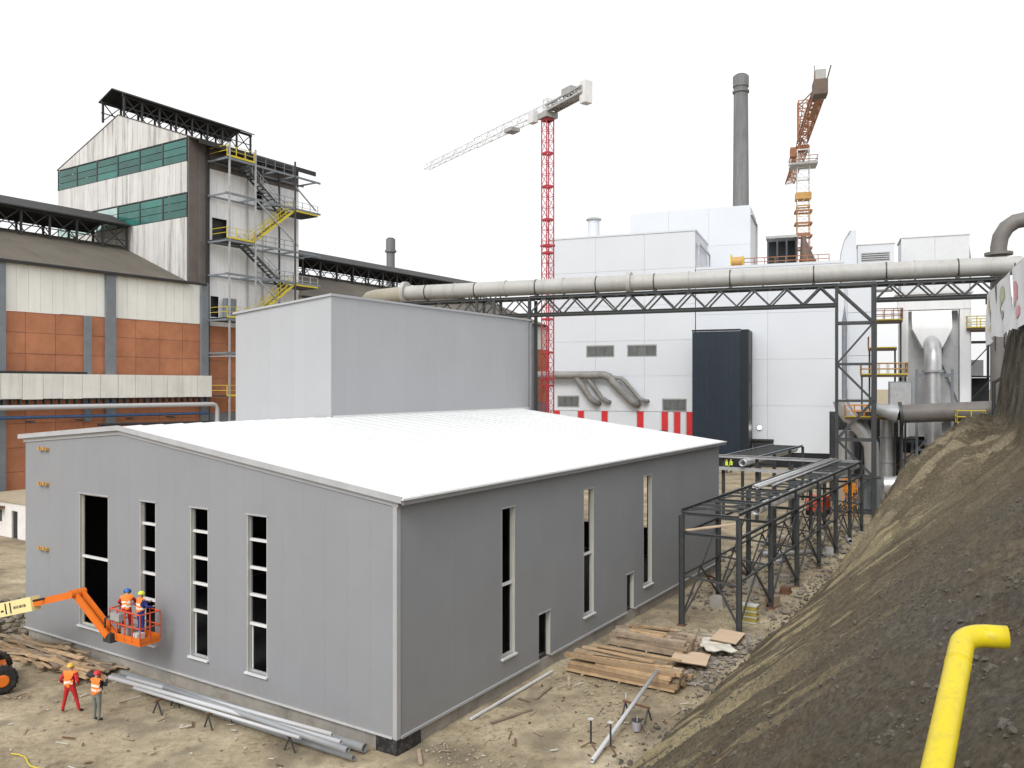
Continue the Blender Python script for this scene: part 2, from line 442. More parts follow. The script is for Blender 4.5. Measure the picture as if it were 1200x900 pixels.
FOOT = -6.75
def hill_h(t, s):
    foot = FOOT + 0.35 * noise.noise(Vector((t * 0.25, 5.1, 0))) 
    d = foot - s
    lin = 0.88 * d
    top = 10.25 + 0.35 * noise.noise(Vector((t * 0.1, s * 0.1, 2)))
    # soft cap to the terrace the photograph was taken from
    z = lin if lin < top - 1.2 else top - 1.2 * math.exp(-(lin - top + 1.2) / 1.2)
    k = smooth(22, 31, t) * (1 - smooth(42, 52, t))
    z += k * 3.0 * smooth(0.8, 4.6, d) * (1 - 0.5 * smooth(7.0, 9.0, d))
    c = smooth(16, 27, t + 0.6 * noise.noise(Vector((s, t, 0)))) * (1 - smooth(58, 70, t))
    edge = 8.15 + 0.105 * max(0.0, 43 - t) + 0.45 * noise.noise(Vector((t * 0.45, 1.7, 0)))
    kr = fbm(t * 0.42 + 0.25 * s, s * 0.13, 12.0, 4)
    z += c * 5.2 * smooth(edge, edge + 1.1, d)
    if z > 0:
        g = min(1.0, d / 1.5)
        # gullies that run down the slope
        z += g * 0.20 * fbm(t * 0.9, s * 0.10, 4.0, 4) + (g * 0.03 * fbm(t * 7.0, s * 7.0, 40.0, 2) if t < 3 else 0.0)
        z += g * 0.09 * fbm(t * 1.1, s * 1.1, 8.0, 4)
        z += g * k * (1.9 * (0.45 - abs(kr)) - 0.25 + 0.85 * (0.3 - abs(fbm(t * 1.0 + 0.4 * s, s * 0.28, 33.0, 3))))
        z += c * smooth(edge - 0.3, edge + 0.4, d) * 0.6 * fbm(t * 0.9, s * 1.2, 22.0, 4)
        z += g * 0.045 * fbm(t * 3.6, s * 3.6, 15.0, 3) * (1.3 if t < 4 else 0.8)
    return z

def hill_material():
    m = bpy.data.materials.new('eroded_slope'); m.use_nodes = True
    n, l = m.node_tree.nodes, m.node_tree.links
    b = n['Principled BSDF']; b.inputs['Roughness'].default_value = 0.97; b.inputs['Specular IOR Level'].default_value = 0.1
    tc = n.new('ShaderNodeTexCoord'); P = tc.outputs['Object']
    def mp(scale):
        q = n.new('ShaderNodeMapping'); q.inputs['Scale'].default_value = scale; l.new(P, q.inputs['Vector']); return q.outputs[0]
    def nz(vec, scale, detail=8, rough=0.65):
        t = n.new('ShaderNodeTexNoise'); t.inputs['Scale'].default_value = scale; t.inputs['Detail'].default_value = detail
        t.inputs['Roughness'].default_value = rough; l.new(vec, t.inputs['Vector']); return t.outputs['Fac']
    def rng(f, a, c, lo, hi):
        r = n.new('ShaderNodeMapRange'); r.inputs['From Min'].default_value = a; r.inputs['From Max'].default_value = c
        r.inputs['To Min'].default_value = lo; r.inputs['To Max'].default_value = hi; l.new(f, r.inputs['Value']); return r.outputs[0]
    def mul(a, c):
        x = n.new('ShaderNodeMath'); x.operation = 'MULTIPLY'; l.new(a, x.inputs[0]); l.new(c, x.inputs[1]); return x.outputs[0]
    def mix(f, a, c, mode='MIX'):
        x = n.new('ShaderNodeMix'); x.data_type = 'RGBA'; x.blend_type = mode
        if isinstance(f, float): x.inputs['Factor'].default_value = f
        else: l.new(f, x.inputs['Factor'])
        if isinstance(a, tuple): x.inputs['A'].default_value = (*a, 1)
        else: l.new(a, x.inputs['A'])
        if isinstance(c, tuple): x.inputs['B'].default_value = (*c, 1)
        else: l.new(c, x.inputs['B'])
        return x.outputs['Result']
    sep = n.new('ShaderNodeSeparateXYZ'); l.new(P, sep.inputs[0])
    c = mix(rng(nz(P, 0.28), 0.35, 0.65, 0, 1), (0.105, 0.089, 0.063), (0.165, 0.142, 0.102))
    # grey gravel of the terrace edge, where the slope is topped with crushed stone
    near = mul(rng(sep.outputs['Z'], 5.0, 8.5, 0, 1), rng(sep.outputs['X'], -2.0, 10.0, 1, 0))
    near = mul(near, rng(nz(P, 0.45, 4), 0.36, 0.56, 0.15, 1))
    c = mix(near, c, (0.150, 0.136, 0.116))
    rust = mul(rng(nz(P, 0.7, 5), 0.52, 0.68, 0, 0.6), rng(sep.outputs['X'], -6, 6.0, 1, 0.1))
    c = mix(rust, c, (0.120, 0.088, 0.058))
    # pale washed sand in rills running down the slope
    w = nz(mp((0.46, 0.075, 0.075)), 1.5, 5, 0.6)
    pale = mul(rng(w, 0.49, 0.54, 0, 0.95), rng(nz(P, 0.22, 3), 0.36, 0.50, 0.0, 1))
    pale = mul(pale, rng(sep.outputs['Z'], 2.6, 5.5, 1, 0.0))
    c = mix(pale, c, (0.37, 0.315, 0.195))
    thin = nz(mp((1.35, 0.07, 0.07)), 1.5, 3, 0.5)
    pale = mul(rng(thin, 0.585, 0.615, 0, 0.9), rng(nz(P, 0.33, 3), 0.47, 0.55, 0.0, 1))
    pale = mul(pale, rng(sep.outputs['Z'], 5.0, 7.5, 1, 0.0))
    c = mix(pale, c, (0.32, 0.275, 0.175))
    knoll = mul(rng(sep.outputs['X'], 22, 27, 0, 1), rng(nz(mp((0.8, 0.22, 0.22)), 1.1, 5), 0.50, 0.545, 0, 0.85))
    knoll = mul(knoll, rng(sep.outputs['Z'], 9.0, 10.5, 1, 0.0))
    c = mix(knoll, c, (0.27, 0.235, 0.165))
    cliff = mul(rng(sep.outputs['Z'], 9.6, 10.8, 0, 1), rng(sep.outputs['X'], 23, 27, 0, 1))
    rock = mix(rng(nz(mp((1.6, 1.6, 0.35)), 1.2, 7), 0.38, 0.62, 0, 1), (0.062, 0.057, 0.048), (0.150, 0.140, 0.118))
    c = mix(cliff, c, rock)
    fine = n.new('ShaderNodeValToRGB'); l.new(nz(P, 9.0, 9, 0.75), fine.inputs[0])
    fine.color_ramp.elements[0].position = 0.3; fine.color_ramp.elements[0].color = (0.35, 0.34, 0.33, 1)
    fine.color_ramp.elements[1].position = 0.72; fine.color_ramp.elements[1].color = (1.7, 1.66, 1.58, 1)
    c = mix(0.85, c, fine.outputs[0], 'MULTIPLY')
    vo = n.new('ShaderNodeTexVoronoi'); vo.inputs['Scale'].default_value = 11.0; l.new(P, vo.inputs['Vector'])
    clod = mul(near, rng(vo.outputs['Distance'], 0.15, 0.55, 0.0, 0.25))
    c = mix(clod, c, (0.030, 0.027, 0.024))
    l.new(c, b.inputs['Base Color'])
    bp = n.new('ShaderNodeBump'); bp.inputs['Strength'].default_value = 1.0; bp.inputs['Distance'].default_value = 0.12
    l.new(nz(P, 5.0, 11, 0.78), bp.inputs['Height']); l.new(bp.outputs[0], b.inputs['Normal'])
    return m

tt = []; x = -40.0
while x < 110:
    tt.append(x)
    x += 0.9 if x < -20 else (0.075 if x < 0 else (0.16 if x < 50 else 0.8))
ss = []; x = -6.2
while x > -60:
    ss.append(x)
    x -= (0.11 if x > -12 else 0.08) if x > -19 else (0.5 if x > -24 else 3.0)
hv = []; hf = []
for s in ss:
    for t in tt:
        hv.append((t, s, hill_h(t, s) if s < -6.35 else -0.6))
W = len(tt)
for j in range(len(ss) - 1):
    for i in range(W - 1):
        hf.append((j * W + i, (j + 1) * W + i, (j + 1) * W + i + 1, j * W + i + 1))
hm = bpy.data.meshes.new('hillside'); hm.from_pydata(hv, [], hf); hm.polygons.foreach_set('use_smooth', [True] * len(hf))
hm.materials.append(hill_material())
hillside = link('hillside', hm, None, ORG, ROT); hillside['kind'] = 'structure'

gravel_dark = M('gravel_dark', (0.095, 0.085, 0.070), 0.95, 0, 0.45, 7.0)
gravel_pale = M('gravel_pale', (0.33, 0.29, 0.22), 0.95, 0, 0.35, 6.0)
rg = random.Random(3)
sp = []
for _ in range(15000):
    t = rg.uniform(-19, 3) if rg.random() < 0.9 else rg.uniform(3, 18)
    s = rg.uniform(-18.5, -8.0)
    if fbm(t * 0.5, s * 0.5, 30, 3) < 0.02 + 0.3 * (rg.random() - 0.6): continue
    z = hill_h(t, s)
    if z < 2.0 and rg.random() < 0.7: continue
    r = 0.010 + 0.045 * rg.random() ** 5 + (0.03 * rg.random() ** 3 if t > 0 else 0)
    p = st(t, s, z + r * 0.25)
    sp.append((p, r, (1, rg.uniform(0.7, 1.2), rg.uniform(0.55, 0.9))))
for _ in range(1100):
    t = rg.uniform(-2, 52); s = FOOT + rg.gauss(0.15, 0.32)
    if s > -5.9: continue
    r = 0.02 + 0.09 * rg.random() ** 4
    sp.append((st(t, s, max(0.0, hill_h(t, s)) + r * 0.3), r, (1, rg.uniform(0.7, 1.2), rg.uniform(0.5, 0.8))))
stones('slope_gravel', 'loose dark gravel lying on the slope in the foreground', 'gravel', gravel_dark, sp)
sp = []
for _ in range(5200):
    t = rg.uniform(-9, 34); s = rg.uniform(-6.6, -0.5) if t > 0 else rg.uniform(-6.6, 22)
    if t > -0.3 and s > -0.4: continue
    if fbm(t * 0.4, s * 0.4, 50, 2) < -0.05: continue
    r = 0.018 + 0.05 * rg.random() ** 4
    sp.append((st(t, s, r * 0.3), r, (1, rg.uniform(0.7, 1.2), rg.uniform(0.5, 0.8))))
stones('yard_gravel', 'pale stones scattered over the trodden yard round the grey hall', 'gravel', gravel_pale, sp)
# ------------------------------------------------------------------ the grey hall
def subtract(z0, z1, holes):
    segs = [(z0, z1)]
    for a, b in holes:
        out = []
        for p, q in segs:
            if b <= p or a >= q: out.append((p, q)); continue
            if a > p: out.append((p, a))
            if b < q: out.append((b, q))
        segs = out
    return segs

def clad(parent, name, mat, P, u0, u1, zb, ztop, pw, thick, holes=(), gap=0.003, depth0=0.0, breaks=()):
    """vertical sheets of width pw between u0 and u1; P(u, d, z) places a point (d = depth into the wall);
    zb / ztop are numbers or functions of u; holes = (ua, ub, za, zb)"""
    zt = ztop if callable(ztop) else (lambda u: ztop)
    zl = zb if callable(zb) else (lambda u: zb)
    n = max(1, round((u1 - u0) / pw)); w = (u1 - u0) / n
    objs = []
    for i in range(n):
        a, b = u0 + i * w + gap / 2, u0 + (i + 1) * w - gap / 2
        cuts = sorted({a, b, *[x for h in holes for x in h[:2] if a < x < b], *[x for x in breaks if a < x < b]})
        m = MB()
        for p, q in zip(cuts[:-1], cuts[1:]):
            hs = [(h[2], h[3]) for h in holes if h[0] <= p + 1e-6 and h[1] >= q - 1e-6]
            lo, hi = min(zl(p), zl(q)), max(zt(p), zt(q))
            for (za, zc) in subtract(lo, hi, hs):
                zp, zq = (zt(p), zt(q)) if abs(zc - hi) < 1e-6 else (zc, zc)
                yp, yq = (zl(p), zl(q)) if abs(za - lo) < 1e-6 else (za, za)
                if max(zp - yp, zq - yq) < 0.01: continue
                d0, d1 = depth0, depth0 + thick
                m.hexa([P(p, d0, yp), P(q, d0, yq), P(q, d1, yq), P(p, d1, yp), P(p, d0, zp), P(q, d0, zq), P(q, d1, zq), P(p, d1, zp)])
            if len(cuts) == 2 and m.v and len(m.v) > 8:          # an opening right across the sheet leaves two pieces
                for k in range(0, len(m.v), 8):
                    h = MB().hexa(m.v[k:k + 8]); objs.append(h.build(name, mat, parent))
                m = MB()
        if m.v: objs.append(m.build(name, mat, parent))
    return objs

HL, HW, ZB = 32.0, 23.05, 0.54          # length, width, bottom of the cladding
RID = 15.28
def roof_z(s):
    return 8.42 + 0.1210 * s if s <= RID else 10.27 - 0.0785 * (s - RID)
hall = hall_thing('grey_hall', 'large new grey panel-clad hall with white roof and tall narrow windows in the middle', 'building')
front_open = [(16.22, 18.46, 1.38, 7.2), (12.86, 13.94, 1.38, 7.2), (9.52, 10.62, 1.38, 7.2), (6.17, 7.27, 1.38, 7.2)]
side_open = [(6.2, 7.16, 1.4, 7.2), (9.02, 9.98, 0.53, 2.43), (13.03, 14.06, 1.4, 7.2), (17.74, 18.58, 0.53, 2.40), (19.81, 20.94, 1.4, 7.2)]
far_open = [(4.4, 10.4, 2.3, 5.8)]
PF = lambda u, d, z: (d, u, z)                 # front gable, t = 0
PS = lambda u, d, z: (u, d, z)                 # long side, s = 0
PB = lambda u, d, z: (HL - d, u, z)            # far gable
PL = lambda u, d, z: (u, HW - d, z)            # left side
top = lambda u: roof_z(u) - 0.10
clad(hall, 'wall_panel', hall_grey, PF, 0.10, HW, ZB, top, 1.02, 0.10, front_open, breaks=(RID,))
clad(hall, 'wall_panel', hall_grey, PS, 0.10, HL, ZB, roof_z(0) - 0.16, 1.02, 0.10, side_open)
clad(hall, 'wall_panel', hall_grey, PB, 0.0, HW, ZB, top, 1.02, 0.10, far_open, breaks=(RID,))
clad(hall, 'wall_panel', hall_grey, PL, 0.0, HL, ZB, roof_z(HW) - 0.1, 2.0, 0.10)
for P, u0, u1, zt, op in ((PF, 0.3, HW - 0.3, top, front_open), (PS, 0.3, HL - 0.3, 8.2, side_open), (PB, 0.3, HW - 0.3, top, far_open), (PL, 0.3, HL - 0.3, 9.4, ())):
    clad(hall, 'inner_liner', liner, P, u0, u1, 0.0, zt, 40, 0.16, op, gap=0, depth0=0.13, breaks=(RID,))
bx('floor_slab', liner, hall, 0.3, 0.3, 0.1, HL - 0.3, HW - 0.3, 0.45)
# corner flashing and base flashing
m = MB(); m.box(-0.03, -0.03, ZB - 0.04, 0.095, 0.14, 8.3); m.box(0.098, -0.03, ZB - 0.04, 0.16, -0.004, 8.24); m.build('corner_flashing', trim_grey, hall)
bx('base_flashing', M('flashing_pale', (0.48, 0.485, 0.49), 0.45), hall, (-0.07, 0.16, ZB - 0.03, -0.004, HW + 0.03, ZB + 0.02))
bx('base_flashing', trim_grey, hall, (0.18, -0.075, ZB - 0.05, 9.0, -0.004, ZB + 0.03), (10.0, -0.075, ZB - 0.05, 17.72, -0.004, ZB + 0.03), (18.6, -0.075, ZB - 0.05, HL, -0.004, ZB + 0.03))
pm = MB()
pm.box(0.10, 0.95, -0.3, 0.5, HW - 0.1, ZB - 0.055); pm.box(1.3, 0.08, -0.3, HL - 0.1, 0.5, ZB - 0.055)
pm.box(HL - 0.5, 0.6, -0.3, HL - 0.12, HW - 0.2, ZB - 0.055); pm.box(0.6, HW - 0.5, -0.3, HL - 0.6, HW - 0.12, ZB - 0.055)
pm.build('plinth', concrete, hall)
bx('corner_footing', concrete_dark, hall, 0.0, 0.0, -0.3, 1.25, 0.9, ZB - 0.06)
# white roof sheets with a raised edge, ridge cap, verge and gutter
n = 32
for i in range(n):
    a, b = -0.14 + i * (HL + 0.36) / n + 0.006, -0.14 + (i + 1) * (HL + 0.36) / n - 0.006
    for s0, s1 in ((-0.30, RID), (RID, HW + 0.3)):
        if s0 == RID and a > 11.9: continue
        m = MB()
        z0, z1 = roof_z(s0), roof_z(s1) if s1 != RID else roof_z(RID)
        m.hexa([(a, s0, z0 - 0.09), (b, s0, z0 - 0.09), (b, s1, z1 - 0.09), (a, s1, z1 - 0.09), (a, s0, z0), (b, s0, z0), (b, s1, z1), (a, s1, z1)])
        m.hexa([(a, s0, z0), (a + 0.05, s0, z0), (a + 0.05, s1, z1), (a, s1, z1), (a, s0, z0 + 0.03), (a + 0.05, s0, z0 + 0.03), (a + 0.05, s1, z1 + 0.03), (a, s1, z1 + 0.03)])
        m.build('roof_panel', roof_white, hall)
m = MB()
for s0, s1 in ((0.2, RID), (RID, HW - 0.2)):
    m.hexa([(0.2, s0, roof_z(s0) - 0.2), (HL - 0.2, s0, roof_z(s0) - 0.2), (HL - 0.2, s1, roof_z(s1) - 0.2), (0.2, s1, roof_z(s1) - 0.2),
            (0.2, s0, roof_z(s0) - 0.12), (HL - 0.2, s0, roof_z(s0) - 0.12), (HL - 0.2, s1, roof_z(s1) - 0.12), (0.2, s1, roof_z(s1) - 0.12)])
m.build('ceiling_liner', liner, hall)
m = MB()
for s0, s1 in ((-0.34, RID), (RID, HW + 0.34)):
    m.hexa([(-0.19, s0, roof_z(s0) - 0.16), (-0.145, s0, roof_z(s0) - 0.16), (-0.145, s1, roof_z(s1) - 0.16), (-0.19, s1, roof_z(s1) - 0.16),
            (-0.19, s0, roof_z(s0) + 0.05), (-0.145, s0, roof_z(s0) + 0.05), (-0.145, s1, roof_z(s1) + 0.05), (-0.19, s1, roof_z(s1) + 0.05)])
m.build('verge_trim', M('verge_grey', (0.40, 0.41, 0.425), 0.45), hall)
m = MB()
for s0, s1 in ((-0.1, RID), (RID, HW + 0.1)):
    m.hexa([(-0.05, s0, roof_z(s0) - 0.34), (-0.006, s0, roof_z(s0) - 0.34), (-0.006, s1, roof_z(s1) - 0.34), (-0.05, s1, roof_z(s1) - 0.34),
            (-0.05, s0, roof_z(s0) - 0.12), (-0.006, s0, roof_z(s0) - 0.12), (-0.006, s1, roof_z(s1) - 0.12), (-0.05, s1, roof_z(s1) - 0.12)])
m.build('verge_flashing', trim_grey, hall)
bx('gutter', gutter_dark, hall, -0.13, -0.40, 8.16, HL + 0.25, -0.305, 8.31)
bx('gutter_lip', trim_white, hall, -0.18, -0.44, 8.314, HL + 0.30, -0.31, 8.375)
# the tall pale block that rises over the left half of the roof
B0, B1, BS = 12.12, 32.9, 15.10
def blk_top(s): return 16.92 - 0.083 * (s - BS)
blow = lambda s: roof_z(s) - 0.3
clad(hall, 'upper_wall_panel', hall_pale, lambda u, d, z: (B0 + d, u, z), BS, HW - 0.05, blow, blk_top, 1.02, 0.10, breaks=(RID,))
clad(hall, 'upper_wall_panel', hall_pale, lambda u, d, z: (u, BS + d, z), B0 + 0.11, B1, 9.9, 16.92, 1.02, 0.10)
clad(hall, 'upper_wall_panel', hall_pale, lambda u, d, z: (B1 - d, u, z), BS + 0.11, HW - 0.05, 0.4, blk_top, 1.02, 0.10)
clad(hall, 'upper_wall_panel', hall_pale, lambda u, d, z: (u, HW - 0.05 - d, z), B0 + 0.11, B1 - 0.11, 9.4, blk_top(HW) , 2.0, 0.10)
m = MB()
m.hexa([(B0 - 0.12, BS - 0.12, 16.93), (B1 + 0.12, BS - 0.12, 16.93), (B1 + 0.12, HW + 0.1, blk_top(HW) + 0.01), (B0 - 0.12, HW + 0.1, blk_top(HW) + 0.01),
        (B0 - 0.12, BS - 0.12, 17.05), (B1 + 0.12, BS - 0.12, 17.05), (B1 + 0.12, HW + 0.1, blk_top(HW) + 0.13), (B0 - 0.12, HW + 0.1, blk_top(HW) + 0.13)])
m.build('upper_roof', hall_pale, hall)
bx('upper_corner_flashing', hall_pale, hall, B0 - 0.02, BS - 0.02, 10.2, B0 + 0.13, BS + 0.12, 16.9)
bx('upper_base_flashing', trim_white, hall, (B0 + 0.15, BS - 0.06, 10.2, B1, BS - 0.004, 10.36))
bx('downpipe', gutter_dark, hall, B1 - 0.02, BS - 0.22, 4.0, B1 + 0.16, BS - 0.05, 16.8)

# windows: frame, transoms, sill
def window(P, op, tr, frame_mat, sill_mat, deep=0.14, name='window', fw=0.05):
    ua, ub, za, zb = op
    w = MB()
    def b(m, u0, u1, z0, z1, d0, d1):
        a = P(u0, d0, z0); c = P(u1, d1, z1); m.box(*a, *c)
    b(w, ua, ua + fw, za, zb, deep, deep + 0.07); b(w, ub - fw, ub, za, zb, deep, deep + 0.07)
    b(w, ua + fw, ub - fw, zb - fw, zb, deep, deep + 0.07); b(w, ua + fw, ub - fw, za, za + fw, deep, deep + 0.07)
    root = w.build(name, frame_mat, hall)
    for z in tr:
        t = MB(); b(t, ua + fw + 0.002, ub - fw - 0.002, z - 0.05, z + 0.05, deep - 0.05, deep + 0.06); t.build('transom', trim_white, root)
    t = MB(); b(t, ua - 0.06, ub + 0.06, za - 0.07, za - 0.002, -0.10, deep); t.build('sill', sill_mat, root)
    t = MB(); b(t, ua - 0.05, ub + 0.05, zb + 0.002, zb + 0.06, -0.03, 0.09); t.build('head_flashing', trim_grey, root)
    t = MB(); b(t, ua + 0.002, ua + 0.03, za, zb, 0.0, deep - 0.005); b(t, ub - 0.03, ub - 0.002, za, zb, 0.0, deep - 0.005); t.build('reveal', trim_cream, root)
    return root
window(PF, front_open[0], (4.42,), trim_cream, trim_white, fw=0.07)
for op in front_open[1:]:
    window(PF, op, (6.28, 5.24, 4.23, 3.15), trim_grey, trim_white)
    o = MB(); o.box(0.20, op[0] + 0.051, op[2] + 0.051, 0.23, op[0] + 0.10, 3.1); o.box(0.20, op[1] - 0.10, op[2] + 0.051, 0.23, op[1] - 0.051, 3.1)
    o.build('lower_sash', trim_white, hall)
for i in (0, 2): window(PS, side_open[i], (4.2,), trim_cream, trim_white)
window(PS, side_open[4], (), trim_cream, trim_white)
for i in (1, 3):
    ua, ub, za, zb = side_open[i]
    d = MB(); d.box(ua, 0.12, za, ua + 0.05, 0.2, zb); d.box(ub - 0.05, 0.0, za, ub, 0.2, zb); d.box(ua + 0.05, 0.12, zb - 0.05, ub - 0.05, 0.2, zb)
    o = d.build('door_frame', trim_cream, hall)
    t = MB(); t.box(ua - 0.05, -0.03, zb + 0.002, ub + 0.05, 0.09, zb + 0.06); t.build('door_head', trim_grey, o)
# yellow scaffold-anchor brackets still fixed to the front wall near its left corner
for zz in (9.07, 7.45, 3.0 + 1.45):
    for ds in (0.0, 0.42):
        m = MB(); s0 = 20.95 + ds
        m.box(-0.16, s0, zz - 0.06, -0.004, s0 + 0.34, zz + 0.05); m.box(-0.22, s0 + 0.08, zz - 0.02, -0.162, s0 + 0.2, zz + 0.11)
        m.build('wall_bracket', crane_ochre, hall)
# ------------------------------------------------------------------ brick works on the left, its tower and the stair scaffold
FS = 59.2
brick = hall_thing('brick_works', 'long brick factory hall with cream upper cladding and brown roof behind the grey hall', 'building', 0, FS)
# local frame: x = t, y = s - 59.2 (0 on the facade, growing away), z
PBF = lambda u, d, z: (u, d, z)
T0, T1 = -6.0, 112.0
cols = [4.9, 16.0, 26.1, 36.85]
def facade(u0, u1, upper_name, upper_mat):
    clad(brick, upper_name, upper_mat, PBF, u0, u1, 18.7, 23.05, 1.05, 0.12, gap=0.02)
facade(T0, 36.5, 'upper_cladding', clad_cream)
clad(brick, 'upper_cladding', clad_cream, PBF, 50.8, T1, 18.7, 23.05, 3.0, 0.12, gap=0.02)
def brick_bays(u0, u1, z0, z1, pw, ph):
    nu, nz_ = max(1, round((u1 - u0) / pw)), max(1, round((z1 - z0) / ph))
    for i in range(nu):
        for j in range(nz_):
            a, b = u0 + (u1 - u0) * i / nu, u0 + (u1 - u0) * (i + 1) / nu
            c, d = z0 + (z1 - z0) * j / nz_, z0 + (z1 - z0) * (j + 1) / nz_
            e = RND.uniform(-0.02, 0.02)
            bx('brick_panel', brick_mat, brick, a + 0.018, 0.05 + e, c + 0.018, b - 0.018, 0.3, d - 0.018)
brick_bays(T0, 37.0, 13.0, 18.68, 2.7, 1.9)
brick_bays(T0, 37.0, 0.0, 10.75, 2.7, 2.15)
brick_bays(50.8, T1, 9.0, 18.68, 5.4, 3.2)
brick_bays(37.4, 50.6, 9.0, 18.6, 2.7, 1.9)
bx('backing_wall', steel_grey, brick, T0, 0.12, 0, T1, 0.5, 18.6)
for t, w in ((4.9, 0.8), (16.0, 0.7), (26.1, 1.0), (36.85, 0.9)):
    bx('column', steel_grey, brick, t - w / 2, -0.35, 0, t + w / 2, -0.003, 23.2)
bx('column', steel_grey, brick, 23.5, -0.3, 8.6, 24.15, -0.003, 18.65)
for t in (58, 66, 74, 82, 90, 98, 106): bx('column', steel_grey, brick, t - 0.4, -0.35, 0, t + 0.4, -0.003, 23.2)
# whitish gallery strip
for i in range(24):
    a = T0 + i * (37.3 - T0) / 24
    b = T0 + (i + 1) * (37.3 - T0) / 24
    bx('gallery_panel', strip_white, brick, a + 0.02, -0.9, 10.8 + RND.uniform(-0.03, 0.03), b - 0.02, -0.38, 13.08)
bx('gallery_ledge', steel_black, brick, T0, -0.85, 13.085, 23.4, -0.4, 13.3)
for i in range(60):
    a = T0 + 0.35 + i * (37.0 - T0) / 60
    bx('gallery_bracket', steel_dark, brick, a, -0.88, 10.3, a + 0.09, -0.39, 10.76)
m = MB(); m.tube([(T0, -1.5, 10.15), (36.9, -1.5, 10.0), (37.3, -1.5, 9.9), (37.5, -1.5, 9.5), (37.5, -1.5, 7.8)], 0.24, 10); m.build('steam_pipe', pipe_white, brick)
m = MB(); m.tube([(T0, -1.3, 9.35), (36.5, -1.3, 9.05)], 0.15, 8); m.build('blue_pipe', blue_paint, brick)
m = MB(); m.tube([(24, -1.6, 8.3), (37, -1.6, 8.1)], 0.14, 8); m.build('black_pipe', steel_black, brick)
for t in (8, 13, 18, 22.5, 27.5, 32): bx('pipe_bracket', steel_dark, brick, t, -1.75, 8.7, t + 0.14, -0.36, 8.85)
# brown roof
def bslope(y): return 23.15 + 0.40 * y
def roof_run(t0, t1, nm):
    k = round((t1 - t0) / nm)
    for i in range(k):
        a, b = t0 + (t1 - t0) * i / k + 0.015, t0 + (t1 - t0) * (i + 1) / k - 0.015
        m = MB()
        for y0, y1 in ((-0.5, 12.6), (12.6, 25.7)):
            z = lambda y: bslope(y) if y <= 12.6 else bslope(12.6) - 0.4 * (y - 12.6)
            m.hexa([(a, y0, z(y0) - 0.12), (b, y0, z(y0) - 0.12), (b, y1, z(y1) - 0.12), (a, y1, z(y1) - 0.12), (a, y0, z(y0)), (b, y0, z(y0)), (b, y1, z(y1)), (a, y1, z(y1))])
        m.build('roof_sheet', roof_brown, brick)
roof_run(T0, 35.0, 2.05); roof_run(50.7, T1, 4.1)
bx('eave_fascia', roof_black, brick, (T0, -0.62, 22.85, 36.9, -0.51, 23.12), (50.7, -0.62, 22.85, T1, -0.51, 23.12))
# raised roof monitor: black canopy on trestles
def monitor(parent, t0, t1, yc, hw, zbase, zeave, zridge, step, mat=roof_black, zb=None):
    k = max(1, round((t1 - t0) / 3.0))
    for i in range(k):
        a, b = t0 + (t1 - t0) * i / k + 0.01, t0 + (t1 - t0) * (i + 1) / k - 0.01
        m = MB()
        for y0, y1, z0, z1 in ((yc - hw, yc, zeave, zridge), (yc, yc + hw, zridge, zeave)):
            m.hexa([(a, y0, z0), (b, y0, z0), (b, y1, z1), (a, y1, z1), (a, y0, z0 + 0.14), (b, y0, z0 + 0.14), (b, y1, z1 + 0.14), (a, y1, z1 + 0.14)])
        m.build('monitor_sheet', mat, parent)
    n = max(1, round((t1 - t0) / step))
    for i in range(n + 1):
        t = t0 + 0.2 + (t1 - t0 - 0.4) * i / n
        for sg in (-1, 1):
            y = yc + sg * (hw - 0.6)
            m = MB(); m.bar((t, y, zbase(y)), (t, y, zeave + 0.1), 0.2, 0.2)
            if i < n:
                t2 = t0 + 0.2 + (t1 - t0 - 0.4) * (i + 1) / n
                m.bar((t, y, zbase(y) + 0.2), (t2, y, zeave), 0.09); m.bar((t2, y, zbase(y) + 0.2), (t, y, zeave), 0.09)
            m.build('monitor_post', steel_black, parent)
    m = MB()
    for sg in (-1, 1):
        y = yc + sg * (hw - 0.6); m.bar((t0, y, zeave + 0.02), (t1, y, zeave + 0.02), 0.16, 0.3)
        m.bar((t0, y, zbase(y) + 1.1), (t1, y, zbase(y) + 1.1), 0.08, 0.1)
    m.build('monitor_rail', steel_black, parent)
bz = lambda y: (bslope(y) if y <= 12.6 else bslope(12.6) - 0.4 * (y - 12.6))
monitor(brick, T0, 34.8, 14.0, 4.0, bz, 30.1, 31.7, 3.0)
monitor(brick, 50.8, T1, 14.0, 4.0, bz, 30.1, 31.7, 3.4)

